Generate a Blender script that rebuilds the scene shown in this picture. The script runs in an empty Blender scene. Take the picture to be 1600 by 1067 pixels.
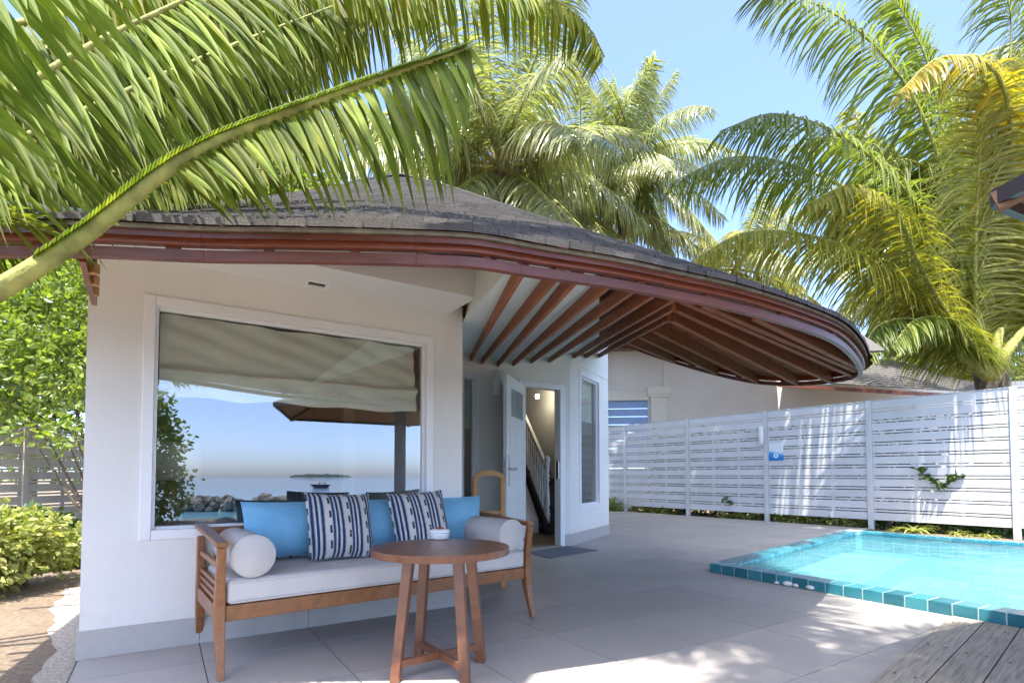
import bpy, math, random
from mathutils import Vector as V, Matrix
R = math.radians
random.seed(7)
sc = bpy.context.scene
COL = sc.collection

# ------------------------------------------------------------------ camera, sky, sun, exposure
F, HX, HY, PITCH, CAMH = 850.0, 800.0, 743.0, R(2.0), 1.0
CY = HY - F * math.tan(PITCH)
cam = bpy.data.objects.new('camera', bpy.data.cameras.new('camera'))
COL.objects.link(cam)
cam.location = (0, 0, CAMH)
cam.rotation_euler = (R(90) + PITCH, 0, 0)
cam.data.sensor_width = 36
cam.data.sensor_fit = 'HORIZONTAL'
cam.data.lens = 36 * F / 1600
cam.data.shift_y = (CY - 533.5) / 1600
cam.data.clip_start = 0.02
cam.data.clip_end = 6000
sc.camera = cam

SUN_D = V((0.10, 0.75, -1.87)).normalized()      # direction the light travels
SUN_EL = math.asin(-SUN_D.z)
w = bpy.data.worlds.new('World'); sc.world = w; w.use_nodes = True
nt = w.node_tree
sky = nt.nodes.new('ShaderNodeTexSky'); sky.sky_type = 'NISHITA'; sky.sun_disc = False
sky.sun_elevation = SUN_EL
sky.sun_rotation = math.atan2(-SUN_D.x, -SUN_D.y)
sky.air_density = 0.45; sky.dust_density = 1.6; sky.ozone_density = 3.5
bg = nt.nodes['Background']; bg.inputs['Strength'].default_value = 0.15
nt.links.new(sky.outputs[0], bg.inputs[0])
sl = bpy.data.lights.new('sun', 'SUN'); sl.energy = 2.1; sl.angle = R(0.55); sl.color = (1.0, 0.95, 0.87)
sun = bpy.data.objects.new('sun', sl); COL.objects.link(sun)
sun.rotation_euler = SUN_D.to_track_quat('-Z', 'Y').to_euler()
sun.location = (0, -10, 20)
vs = sc.view_settings
vs.view_transform = 'Standard'; vs.look = 'None'; vs.exposure = 2.65; vs.gamma = 1; vs.use_curve_mapping = False
sc.cycles.max_bounces = 8; sc.cycles.transparent_max_bounces = 16
sc.cycles.caustics_reflective = False; sc.cycles.caustics_refractive = False

# ------------------------------------------------------------------ measuring helpers
CP, SP = math.cos(PITCH), math.sin(PITCH)
AX, BX = V((0.8406, 0.5417, 0)), V((-0.5417, 0.8406, 0))     # along the window wall, and away from the terrace
CAM = V((0, 0, CAMH))
def ray(x, y):
    u, v = (x - HX) / F, (CY - y) / F
    d = V((u, CP - v * SP, SP + v * CP)); return d / d.y
def at(x, y, Y): return CAM + ray(x, y) * Y
def onz(x, y, z=0.0):
    d = ray(x, y); return CAM + d * ((z - CAMH) / d.z)
def onpl(x, y, P, n):
    d = ray(x, y); return CAM + d * ((P - CAM).dot(n) / d.dot(n))
def st(s, t, z=0.0):
    p = AX * s + BX * t; return V((p.x, p.y, z))
def ont(x, y, t): return onpl(x, y, st(0, t, 0), BX)
TW = 3.79                                   # window wall plane
def refl(x, y, Y):                           # a point that the big pane mirrors at this place
    p = at(x, y, Y); k = p.dot(BX); return p + BX * (2 * (TW - k))

# ------------------------------------------------------------------ mesh helpers
class MB:
    def __init__(s): s.v, s.f, s.c, s.cur = [], [], [], None
    def vert(s, p):
        s.v.append(tuple(p)); s.c.append(s.cur or (1, 1, 1, 1)); return len(s.v) - 1
    def poly(s, pts): s.f.append([s.vert(p) for p in pts])
    def hexa(s, b, t):                       # bottom ring, top ring (ccw seen from above)
        i = [s.vert(p) for p in b]; j = [s.vert(p) for p in t]; n = len(b)
        s.f.append(i[::-1]); s.f.append(j)
        for k in range(n): s.f.append([i[k], i[(k + 1) % n], j[(k + 1) % n], j[k]])
    def box(s, x0, x1, y0, y1, z0, z1, M=None):
        b = [V((x0, y0, z0)), V((x1, y0, z0)), V((x1, y1, z0)), V((x0, y1, z0))]
        t = [V((p.x, p.y, z1)) for p in b]
        if M: b = [M @ p for p in b]; t = [M @ p for p in t]
        s.hexa(b, t)
    def bar(s, p, q, wd, ht, up=V((0, 0, 1)), w2=None, h2=None):     # rectangular bar centred on p-q
        p, q = V(p), V(q); d = (q - p).normalized(); a = d.cross(up)
        if a.length < 1e-5: a = d.cross(V((1, 0, 0)))
        a.normalize(); u = a.cross(d)
        w2 = w2 or wd; h2 = h2 or ht
        r0 = [p + a * (i * wd / 2) + u * (j * ht / 2) for i, j in ((-1, -1), (1, -1), (1, 1), (-1, 1))]
        r1 = [q + a * (i * w2 / 2) + u * (j * h2 / 2) for i, j in ((-1, -1), (1, -1), (1, 1), (-1, 1))]
        s.hexa(r0, r1)
    def tube(s, pts, rad, n=8, caps=True):
        rings = []
        for k, p in enumerate(pts):
            p = V(p); a = V(pts[max(k - 1, 0)]); b = V(pts[min(k + 1, len(pts) - 1)])
            d = (b - a).normalized(); x = d.cross(V((0, 0, 1)))
            if x.length < 1e-4: x = V((1, 0, 0))
            x.normalize(); y = x.cross(d); r = rad[k] if isinstance(rad, (list, tuple)) else rad
            rings.append([s.vert(p + (x * math.cos(6.2832 * i / n) + y * math.sin(6.2832 * i / n)) * r) for i in range(n)])
        for a, b in zip(rings, rings[1:]):
            for i in range(n): s.f.append([a[i], a[(i + 1) % n], b[(i + 1) % n], b[i]])
        if caps: s.f.append(rings[0][::-1]); s.f.append(rings[-1])
    def lathe(s, prof, n=24, c=V((0, 0, 0))):
        rings = [[s.vert(c + V((r * math.cos(6.2832 * i / n), r * math.sin(6.2832 * i / n), z))) for i in range(n)] for r, z in prof]
        for a, b in zip(rings, rings[1:]):
            for i in range(n): s.f.append([a[i], a[(i + 1) % n], b[(i + 1) % n], b[i]])
        s.f.append(rings[0][::-1]); s.f.append(rings[-1])
    def grid(s, rows):
        ids = [[s.vert(p) for p in r] for r in rows]
        for a, b in zip(ids, ids[1:]):
            for i in range(len(a) - 1): s.f.append([a[i], a[i + 1], b[i + 1], b[i]])
    def mesh(s, name, m, smooth=False):
        me = bpy.data.meshes.new(name); me.from_pydata(s.v, [], s.f)
        me.materials.append(MAT[m])
        if any(c != (1, 1, 1, 1) for c in s.c):
            a = me.color_attributes.new('tint', 'FLOAT_COLOR', 'POINT')
            a.data.foreach_set('color', [x for c in s.c for x in c])
        if smooth: me.polygons.foreach_set('use_smooth', [True] * len(me.polygons))
        me.update(); return me
    def build(s, name, m, parent=None, smooth=False, bevel=0, kind=None):
        o = link(name, s.mesh(name, m, smooth), parent)
        if bevel:
            b = o.modifiers.new('bevel', 'BEVEL'); b.width = bevel; b.segments = 2; b.limit_method = 'ANGLE'; b.angle_limit = R(40)
        if kind: o['kind'] = kind
        return o
def link(name, data, parent=None, loc=None):
    o = bpy.data.objects.new(name, data); COL.objects.link(o)
    if parent: o.parent = parent
    if loc is not None: o.location = loc
    return o
def tag(o, label, cat, group=None):
    o['label'] = label; o['category'] = cat
    if group: o['group'] = group
    return o
def thing(name, label, cat, loc=(0, 0, 0), rz=0, group=None):
    o = link(name, None, None, loc); o.rotation_euler = (0, 0, rz); o.empty_display_size = .1
    return tag(o, label, cat, group)
def struct(o): o['kind'] = 'structure'; return o
def cat_rom(P, n):                           # smooth curve through points
    P = [V(p) for p in P]; out = []
    Q = [P[0] * 2 - P[1]] + P + [P[-1] * 2 - P[-2]]
    for i in range(1, len(Q) - 2):
        a, b, c, d = Q[i - 1:i + 3]
        for k in range(n):
            t = k / n
            out.append(0.5 * ((2 * b) + (c - a) * t + (2 * a - 5 * b + 4 * c - d) * t * t + (3 * b - a - 3 * c + d) * t ** 3))
    out.append(P[-1]); return out
def resample(P, n):
    L = [0]
    for a, b in zip(P, P[1:]): L.append(L[-1] + (b - a).length)
    out = []; k = 0
    for i in range(n):
        t = L[-1] * i / (n - 1)
        while k < len(P) - 2 and L[k + 1] < t: k += 1
        d = (L[k + 1] - L[k]) or 1e-9
        out.append(P[k].lerp(P[k + 1], (t - L[k]) / d))
    return out

# ------------------------------------------------------------------ materials
MAT = {}
class NT:
    def __init__(s, name):
        m = bpy.data.materials.new(name); m.use_nodes = True; MAT[name] = m
        s.m = m; s.t = m.node_tree; s.p = s.t.nodes['Principled BSDF']; s.out = s.t.nodes['Material Output']
    def n(s, typ, **kw):
        o = s.t.nodes.new('ShaderNode' + typ)
        for k, v in kw.items():
            if k.startswith('i_'):
                key = k[2:]; key = int(key) if key.isdigit() else key.replace('_', ' ')
                o.inputs[key].default_value = v
            else: setattr(o, k, v)
        return o
    def l(s, a, b): s.t.links.new(a, b)
    def ramp(s, src, stops, interp='LINEAR'):
        r = s.n('ValToRGB'); r.color_ramp.interpolation = interp; e = r.color_ramp.elements
        while len(e) < len(stops): e.new(0.5)
        for q, (pos, c) in zip(e, stops): q.position = pos; q.color = (*c, 1)
        s.l(src, r.inputs[0]); return r.outputs[0]
    def coord(s, kind='Object', scale=(1, 1, 1), loc=(0, 0, 0), rot=(0, 0, 0)):
        c = s.n('TexCoord'); m = s.n('Mapping'); m.inputs['Scale'].default_value = scale
        m.inputs['Location'].default_value = loc; m.inputs['Rotation'].default_value = rot
        s.l(c.outputs[kind], m.inputs[0]); return m.outputs[0]
    def noise(s, co, scale, detail=4, rough=.55):
        n = s.n('TexNoise'); n.inputs['Scale'].default_value = scale; n.inputs['Detail'].default_value = detail
        n.inputs['Roughness'].default_value = rough; s.l(co, n.inputs['Vector']); return n.outputs['Fac']
    def mix(s, fac, a, b, mode='MIX'):
        x = s.n('Mix', data_type='RGBA', blend_type=mode)
        for src, k in ((fac, 0), (a, 6), (b, 7)):
            if hasattr(src, 'node'): s.l(src, x.inputs[k])
            else: x.inputs[k].default_value = src if k == 0 else (*src, 1)
        return x.outputs[2]
    def math(s, op, a, b=0.0):
        x = s.n('Math', operation=op)
        for src, k in ((a, 0), (b, 1)):
            if hasattr(src, 'node'): s.l(src, x.inputs[k])
            else: x.inputs[k].default_value = src
        return x.outputs[0]
    def bump(s, h, dist=.01, strength=.4):
        b = s.n('Bump'); b.inputs['Distance'].default_value = dist; b.inputs['Strength'].default_value = strength
        s.l(h, b.inputs['Height']); s.l(b.outputs[0], s.p.inputs['Normal'])
    def rnd(s): return s.n('ObjectInfo').outputs['Random']
def simple(name, c, rough=.5, var=.12, scale=6, bump=.0, bscale=60, metal=0, spec=.5, rand=.0, stretch=(1, 1, 1)):
    k = NT(name); co = k.coord('Object', stretch)
    n = k.noise(co, scale, 5)
    lo = tuple(x * (1 - var) for x in c); hi = tuple(min(1, x * (1 + var)) for x in c)
    col = k.ramp(n, [(.3, lo), (.7, hi)])
    if rand:
        col = k.mix(1.0, col, k.ramp(k.rnd(), [(0, (1 - rand,) * 3), (1, (1 + rand,) * 3)]), 'MULTIPLY')
    k.l(col, k.p.inputs['Base Color'])
    k.p.inputs['Roughness'].default_value = rough; k.p.inputs['Metallic'].default_value = metal
    k.p.inputs['Specular IOR Level'].default_value = spec
    if bump: k.bump(k.noise(co, bscale, 5), .01, bump)
    return k
k = simple('plaster', (.80, .79, .75), .75, .045, 1.1, .2, 45)
src = k.p.inputs['Base Color'].links[0].from_socket; co = k.coord('Object', (5, 5, .5)); st_ = k.ramp(k.noise(co, 1.6, 6, .7), [(.50, (1, 1, 1)), (.78, (.955, .95, .94))])
sp = k.n('SeparateXYZ'); k.l(k.n('NewGeometry').outputs['Position'], sp.inputs[0]); n9 = k.noise(k.coord('Object', (1, 1, 1)), 7, 6, .7)
low = k.math('SUBTRACT', k.math('ADD', sp.outputs['Z'], k.math('MULTIPLY', n9, .35)), .17); spl = k.ramp(low, [(.10, (.90, .885, .86)), (.26, (1, 1, 1))])
k.l(k.mix(1.0, k.mix(1.0, src, st_, 'MULTIPLY'), spl, 'MULTIPLY'), k.p.inputs['Base Color'])
simple('soffit_white', (.80, .80, .77), .7, .03, 2, .05, 80)
simple('pool_lit_panel', (.76, .89, .87), .6, .04, 2)  # white surface; the turquoise tint paints in light bounced off the pool
simple('door_white', (.80, .81, .80), .38, .03, 3)
simple('pvc', (.84, .85, .85), .3, .02, 3)
simple('plinth', (.44, .42, .395), .6, .06, 9, .06, 200)
simple('grout', (.10, .095, .09), .9, .1, 20)
simple('cream', (.76, .70, .62), .8, .05, 1.2, .1, 60)
simple('cream_trim', (.78, .72, .60), .7, .04, 2)
simple('blue_louvre', (.30, .42, .66), .5, .06, 3)
simple('dark_gap', (.03, .03, .03), .8)
simple('metal', (.62, .62, .63), .25, .04, 8, metal=1)
simple('dark_metal', (.07, .07, .075), .4, .1, 8, metal=.6)
simple('lamp_white', (.72, .74, .74), .4, .03, 5)
simple('bolster', (.56, .53, .50), .9, .05, 8, .35, 420)
simple('seat_cloth', (.58, .55, .52), .9, .07, 5, .35, 420)
simple('navy_cloth', (.03, .035, .07), .85, .1, 8, .2, 300)
simple('ceramic', (.82, .82, .80), .2, .02, 5)
simple('red', (.32, .05, .03), .5)
simple('mat_cloth', (.17, .18, .21), .95, .12, 40, .5, 300)
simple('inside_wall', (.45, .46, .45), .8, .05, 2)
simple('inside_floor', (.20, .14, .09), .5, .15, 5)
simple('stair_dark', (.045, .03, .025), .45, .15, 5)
simple('stair_white', (.84, .85, .83), .4, .03, 4)
simple('bag', (.015, .015, .017), .35, .2, 5, .5, 12)
simple('pebble', (.78, .77, .74), .6, .05, 10, rand=.08)
simple('rock', (.20, .18, .15), .9, .35, 2.5, .8, 6)
simple('mortar', (.30, .28, .24), .95, .3, 14, .6, 60)
simple('roof_deck', (.16, .055, .03), .6, .25, 4, stretch=(1, 8, 1))
simple('thatch', (.26, .13, .06), .7, .25, 5, stretch=(1, 8, 8))
simple('island_green', (.03, .05, .04), .9, .3, .3)
simple('boat_hull', (.10, .05, .04), .6)
simple('stem', (.12, .085, .05), .8, .2, 20)
simple('shade_cloth', (.55, .50, .40), .8, .04, 6)
simple('lamp_base', (.16, .09, .05), .5, .2, 12)

def wood(name, c, rough=.4, var=.35, along=(1, 14, 14), scale=5, coat=.0, rand=.12, bump=.15):
    k = NT(name); co = k.coord('Object', along)
    off = k.n('Mapping'); k.l(co, off.inputs[0])
    cmb = k.n('CombineXYZ'); r = k.math('MULTIPLY', k.rnd(), 37.0)
    for i in range(3): k.l(r, cmb.inputs[i])
    k.l(cmb.outputs[0], off.inputs['Location'])
    n = k.noise(off.outputs[0], scale, 6, .65)
    col = k.ramp(n, [(.25, tuple(x * (1 - var) for x in c)), (.5, c), (.8, tuple(min(1, x * (1 + var)) for x in c))])
    col = k.mix(1.0, col, k.ramp(k.rnd(), [(0, (1 - rand,) * 3), (1, (1 + rand,) * 3)]), 'MULTIPLY')
    k.l(col, k.p.inputs['Base Color']); k.p.inputs['Roughness'].default_value = rough
    k.p.inputs['Coat Weight'].default_value = coat; k.p.inputs['Coat Roughness'].default_value = .2
    k.bump(n, .004, bump); k.p.inputs['Specular IOR Level'].default_value = .5 if coat > .12 else .2; return k
wood('teak', (.25, .10, .032), .42, .34, (3, 3, 3), 9, .15)
wood('table_wood', (.17, .066, .03), .33, .35, (2.5, 16, 6), 3, .25)
wood('pale_wood', (.48, .26, .10), .45, .2, (3, 3, 3), 6, .1)
wood('mahogany', (.20, .05, .02), .38, .38, (2.2, 2.2, 14), 4, .2)
wood('mahogany_pink', (.135, .038, .02), .5, .4, (2.2, 2.2, 14), 4, .2)
wood('rafter_wood', (.24, .085, .035), .75, .35, (2, 2, 8), 4, .1)
wood('grey_deck', (.29, .26, .215), .8, .5, (1.0, 16, 16), 4, 0, .2, .8)

# fence paint, white with faint dirt
k = simple('fence_white', (.60, .615, .63), .55, .06, 2.5, .05, 40, rand=.05)
simple('fence_beige', (.62, .57, .48), .65, .12, 3, .1, 40, rand=.06)
# terrace stone tiles
k = NT('terrace_tile'); co = k.coord('Generated'); g = k.n('NewGeometry').outputs['Position']
n1 = k.noise(g, .9, 4); n2 = k.noise(g, 190, 3); n3 = k.noise(g, 7, 5)
c = k.ramp(n1, [(.3, (.36, .33, .30)), (.7, (.43, .40, .365))])
c = k.mix(.30, c, k.ramp(n2, [(.3, (.26, .24, .22)), (.7, (.46, .43, .40))]))
c = k.mix(.16, c, k.ramp(n3, [(.35, (.24, .23, .21)), (.65, (.46, .44, .42))]))
c = k.mix(1.0, c, k.ramp(k.rnd(), [(0, (.90,) * 3), (1, (1.05,) * 3)]), 'MULTIPLY')
k.l(c, k.p.inputs['Base Color']); k.l(k.ramp(n3, [(.3, (.42,) * 3), (.7, (.6,) * 3)]), k.p.inputs['Roughness']); k.bump(n2, .002, .15)
# sand and soil
k = NT('sand'); g = k.n('NewGeometry').outputs['Position']
n1 = k.noise(g, .8, 6); n2 = k.noise(g, 26, 6, .7)
c = k.ramp(n1, [(.35, (.17, .12, .075)), (.65, (.30, .23, .15))])
c = k.mix(.45, c, k.ramp(n2, [(.35, (.09, .06, .035)), (.7, (.38, .30, .21))]))
k.l(c, k.p.inputs['Base Color']); k.p.inputs['Roughness'].default_value = .95; k.bump(n2, .04, .9)
k = NT('sunlit_sand'); g = k.n('NewGeometry').outputs['Position']; n2 = k.noise(g, 40, 6, .7)  # sand with the sunlight put into its paler colour
k.l(k.ramp(n2, [(.3, (.26, .21, .15)), (.65, (.56, .50, .41))]), k.p.inputs['Base Color']); k.p.inputs['Roughness'].default_value = .95; k.bump(n2, .03, .8)
# shingles
k = NT('shingle'); g = k.n('NewGeometry').outputs['Position']; n2 = k.noise(g, 120, 4, .7); n1 = k.noise(g, 1.3, 4)
at_ = k.n('Attribute', attribute_name='tint').outputs['Color']
c = k.ramp(n2, [(.3, (.065, .06, .056)), (.7, (.21, .195, .18))])
c = k.mix(1.0, c, at_, 'MULTIPLY'); c = k.mix(.25, c, k.ramp(n1, [(.3, (.05, .045, .043)), (.7, (.15, .13, .105))]))
k.l(c, k.p.inputs['Base Color']); k.p.inputs['Roughness'].default_value = .9; k.bump(n2, .006, .7)
# pool tiles
def pooltile(name, lo, hi):
    k = NT(name); g = k.n('NewGeometry').outputs['Position']
    c = k.ramp(k.rnd(), [(0, lo), (.55, tuple((a + b) / 2 for a, b in zip(lo, hi))), (1, hi)])
    c = k.mix(.2, c, k.ramp(k.noise(g, 14, 4), [(.3, lo), (.7, hi)]))
    k.l(c, k.p.inputs['Base Color']); k.p.inputs['Roughness'].default_value = .18
    k.bump(k.noise(g, 18, 2), .004, .25)
pooltile('coping_tile', (.015, .12, .15), (.05, .27, .31))
pooltile('waterline_tile', (.03, .22, .32), (.10, .42, .50))
simple('pool_grout', (.50, .60, .58), .8, .1, 20)
k = NT('pool_floor'); g = k.n('NewGeometry').outputs['Position']
b = k.n('TexBrick'); b.offset = 0; b.inputs['Scale'].default_value = 1; b.inputs['Brick Width'].default_value = .15; b.inputs['Row Height'].default_value = .15
b.inputs['Mortar Size'].default_value = .004; b.inputs['Color1'].default_value = (.36, .80, .90, 1); b.inputs['Color2'].default_value = (.45, .86, .93, 1); b.inputs['Mortar'].default_value = (.55, .75, .75, 1)
mp = k.n('Mapping'); mp.inputs['Rotation'].default_value = (0, 0, R(32)); k.l(g, mp.inputs[0]); k.l(mp.outputs[0], b.inputs[0])
k.l(b.outputs[0], k.p.inputs['Base Color']); k.p.inputs['Roughness'].default_value = .4
# water: clear with ripples
def water(name, tint, scale, strength, ior=1.33, body=None, bodyfac=.0):
    k = NT(name); g = k.n('NewGeometry').outputs['Position']
    mp = k.n('Mapping'); mp.inputs['Scale'].default_value = (1, 1.7, 1); mp.inputs['Rotation'].default_value = (0, 0, R(25)); k.l(g, mp.inputs[0])
    h = k.math('ADD', k.noise(mp.outputs[0], scale, 3), k.math('MULTIPLY', k.noise(mp.outputs[0], scale * 3.1, 3), .35))
    bp = k.n('Bump'); bp.inputs['Distance'].default_value = .09; bp.inputs['Strength'].default_value = strength; k.l(h, bp.inputs['Height'])
    fr = k.n('Fresnel'); fr.inputs['IOR'].default_value = ior; k.l(bp.outputs[0], fr.inputs['Normal'])
    gl = k.n('BsdfGlossy'); gl.inputs['Roughness'].default_value = .03; k.l(bp.outputs[0], gl.inputs['Normal'])
    if body:
        tr = k.n('BsdfDiffuse'); k.l(body(k, g), tr.inputs[0])
    else:
        t0_ = k.n('BsdfTransparent'); t0_.inputs[0].default_value = (*tint, 1); rf = k.n('BsdfRefraction'); rf.inputs['IOR'].default_value = 1.33; rf.inputs['Roughness'].default_value = 0; rf.inputs[0].default_value = (*tint, 1); k.l(bp.outputs[0], rf.inputs['Normal'])
        tr = k.n('MixShader'); tr.inputs[0].default_value = .45; k.l(t0_.outputs[0], tr.inputs[1]); k.l(rf.outputs[0], tr.inputs[2])
    ms = k.n('MixShader'); k.l(fr.outputs[0], ms.inputs[0]); k.l(tr.outputs[0], ms.inputs[1]); k.l(gl.outputs[0], ms.inputs[2])
    k.l(ms.outputs[0], k.out.inputs[0])
water('pool_water', (.84, .98, 1.0), 9.0, .6, 1.38)
def seabody(k, g):
    d = k.n('VectorMath', operation='DOT_PRODUCT'); k.l(g, d.inputs[0]); d.inputs[1].default_value = (BX.x, BX.y, 0)
    t = k.math('MULTIPLY', d.outputs['Value'], -1 / 120)
    return k.ramp(t, [(.05, (.25, .55, .60)), (.25, (.14, .33, .50)), (.6, (.08, .20, .42))])
water('sea_water', (1, 1, 1), 1.2, .35, 1.2, seabody)
# window glass: a film that mirrors about half
def glass(name, fac, tint):
    k = NT(name); gl = k.n('BsdfGlossy'); gl.inputs['Roughness'].default_value = 0; gl.inputs[0].default_value = (.86, .92, 1, 1)
    tr = k.n('BsdfTransparent'); tr.inputs[0].default_value = (*tint, 1)
    lw = k.n('LayerWeight'); lw.inputs[0].default_value = .35
    f = k.math('MULTIPLY_ADD', lw.outputs['Facing'], .35); f.node.inputs[2].default_value = fac
    ms = k.n('MixShader'); k.l(f, ms.inputs[0]); k.l(tr.outputs[0], ms.inputs[1]); k.l(gl.outputs[0], ms.inputs[2])
    k.l(ms.outputs[0], k.out.inputs[0])
glass('glass', .22, (.96, .98, .96)); glass('side_glass', .12, (.75, .8, .8))
# blind
k = simple('blind_cloth', (.84, .89, .77), .9, .05, 3, .15, 200)
k.p.inputs['Emission Strength'].default_value = 0
# velvet blue
k = NT('blue_velvet'); co = k.coord('Object'); n = k.noise(co, 7, 4)
k.l(k.ramp(n, [(.3, (.15, .40, .60)), (.7, (.21, .50, .70))]), k.p.inputs['Base Color']); k.p.inputs['Roughness'].default_value = .6
k.p.inputs['Sheen Weight'].default_value = .6; k.p.inputs['Sheen Tint'].default_value = (.5, .8, 1, 1); k.bump(k.noise(co, 9, 3), .02, .4)
# woven stripes
k = NT('stripe_cloth'); tc = k.n('TexCoord'); sp = k.n('SeparateXYZ'); k.l(tc.outputs['Generated'], sp.inputs[0])
wob = k.math('MULTIPLY', k.noise(tc.outputs['Generated'], 22, 2), .012)
x = k.math('ADD', sp.outputs['X'], wob); fx = k.math('FRACT', k.math('MULTIPLY', x, 3.6))
light = (.56, .545, .51); navy = (.010, .035, .10); grey = (.26, .29, .32)
base = k.ramp(fx, [(0, light), (.17, grey), (.20, navy), (.30, grey), (.34, light), (.40, navy), (.53, light), (.62, grey), (.66, navy), (.78, grey), (.82, light)], 'CONSTANT')
fy = k.math('FRACT', k.math('ADD', k.math('MULTIPLY', sp.outputs['Z'], 4.6), k.math('MULTIPLY', k.math('FLOOR', k.math('MULTIPLY', x, 3.6)), .37)))
dash = k.math('MULTIPLY', k.math('LESS_THAN', fy, .5), k.math('MULTIPLY', k.math('GREATER_THAN', fx, .03), k.math('LESS_THAN', fx, .15)))
edge = k.noise(tc.outputs['Generated'], 60, 2); dash = k.math('MULTIPLY', dash, k.math('GREATER_THAN', edge, .38))
k.l(k.mix(dash, base, (.02, .022, .04)), k.p.inputs['Base Color']); k.p.inputs['Roughness'].default_value = .9; k.bump(k.noise(tc.outputs['Object'], 240, 2), .004, .4)
# leaves
def leafmat(name, lo, hi, trans=.35, rough=.38, tcol=(1.5, 1.6, .6), spec=.5):
    k = NT(name); a = k.n('Attribute', attribute_name='tint'); g = k.n('NewGeometry').outputs['Position']
    n = k.noise(g, 9, 3); c = k.ramp(n, [(.3, lo), (.7, hi)])
    c = k.mix(1.0, c, a.outputs['Color'], 'MULTIPLY')
    k.l(c, k.p.inputs['Base Color']); k.p.inputs['Roughness'].default_value = rough; k.p.inputs['Specular IOR Level'].default_value = spec
    tr = k.n('BsdfTranslucent'); k.l(k.mix(1.0, c, tcol, 'MULTIPLY'), tr.inputs[0])
    ms = k.n('MixShader'); ms.inputs[0].default_value = trans; k.l(k.p.outputs[0], ms.inputs[1]); k.l(tr.outputs[0], ms.inputs[2])
    k.l(ms.outputs[0], k.out.inputs[0])
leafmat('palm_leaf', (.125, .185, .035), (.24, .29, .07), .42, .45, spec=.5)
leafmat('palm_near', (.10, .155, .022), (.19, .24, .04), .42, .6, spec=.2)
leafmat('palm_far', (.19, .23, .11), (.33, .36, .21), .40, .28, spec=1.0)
leafmat('palm_yellow', (.19, .20, .025), (.33, .31, .055), .45, .4)
leafmat('hedge_leaf', (.11, .18, .03), (.24, .32, .07), .42, .32, spec=.8)
leafmat('pale_leaf', (.17, .22, .06), (.34, .37, .13), .38, .5)
leafmat('dark_leaf', (.03, .065, .015), (.06, .11, .02), .3, .4)
simple('rachis', (.30, .29, .075), .6, .4, 16, .5, 60, spec=.3)
simple('palm_trunk', (.19, .15, .11), .9, .3, 8, .8, 25, stretch=(1, 1, 4))
# sign print
k = NT('sign_print'); tc = k.n('TexCoord'); sp = k.n('SeparateXYZ'); k.l(tc.outputs['Generated'], sp.inputs[0])
z = sp.outputs['Z']; zz = k.math('ADD', z, k.math('MULTIPLY', sp.outputs['X'], .18))
c = k.ramp(zz, [(.0, (.01, .14, .55)), (.42, (.02, .28, .72)), (.52, (.25, .55, .82)), (.62, (.75, .80, .84))])
dx = k.math('SUBTRACT', sp.outputs['X'], .5); dz = k.math('SUBTRACT', z, .27)
rr = k.math('SQRT', k.math('ADD', k.math('MULTIPLY', dx, dx), k.math('MULTIPLY', k.math('MULTIPLY', dz, dz), 1.9)))
ring = k.math('MULTIPLY', k.math('LESS_THAN', rr, .19), k.math('GREATER_THAN', rr, .07))
k.l(k.mix(ring, c, (.70, .78, .80)), k.p.inputs['Base Color']); k.p.inputs['Roughness'].default_value = .3
k = NT('spot_lit'); k.p.inputs['Emission Color'].default_value = (1, .85, .6, 1); k.p.inputs['Emission Strength'].default_value = 30

# ================================================================== SETTING
# ground sheet: land, falling to the beach behind the camera
m = MB(); rows = []
for t, z in ((900, -.03), (60, -.03), (30, -.03), (15, -.03), (6, -.03), (0, -.03), (-6, -.03), (-8, -.08), (-12, -.5), (-20, -1.3), (-30, -1.6)):
    rows.append([st(s, t, z) for s in (-900, -200, -60, -20, -8, 0, 8, 20, 60, 200, 900)])
GROUND_ROWS = rows
m = MB(); m.grid([[st(s, t, -.75) for s in (3000, 400, 60, 0, -60, -400, -3000)] for t in (-9, -20, -60, -200, -800, -3500)])
struct(m.build('sea', 'sea_water'))

# terrace: a bed with square stone tiles on it
C0 = V((2.06, 5.72, 0)); FD = V((.516, -.857, 0)).normalized(); LD = V((.715, .699, 0)).normalized(); BD = V((.60, -.80, 0)).normalized()
C1 = C0 + LD * 5.15; C2 = C1 + BD * 4.8; C3 = C0 + FD * 4.0
DE0 = onz(1495, 957); DE1 = onz(1360, 1067); DD = (DE0 - DE1).normalized(); DN = V((DD.y, -DD.x, 0))
terr = struct(link('terrace', None)); T = .625; S0, T0 = .21, 1.53
def clip(poly, P, n):                        # keep the side where (p-P).n > 0
    out = []
    for a, b in zip(poly, poly[1:] + poly[:1]):
        da, db = (a - P).dot(n), (b - P).dot(n)
        if da > 0: out.append(a)
        if da * db < 0: out.append(a.lerp(b, da / (da - db)))
    return out
terr_left = st(-.36, 0); LN = AX
full = MB(); full.box(.003, T - .003, .003, T - .003, -.025, 0); fullmesh = full.mesh('floor_tile', 'terrace_tile')
rot = math.atan2(AX.y, AX.x)
FQ = V((4.46, 13.8, 0)); FP = V((8.13, 8.8, 0)); FDIR = (FP - FQ).normalized(); FN = V((-FDIR.y, FDIR.x, 0))
if FN.dot(-FQ) < 0: FN = -FN
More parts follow.
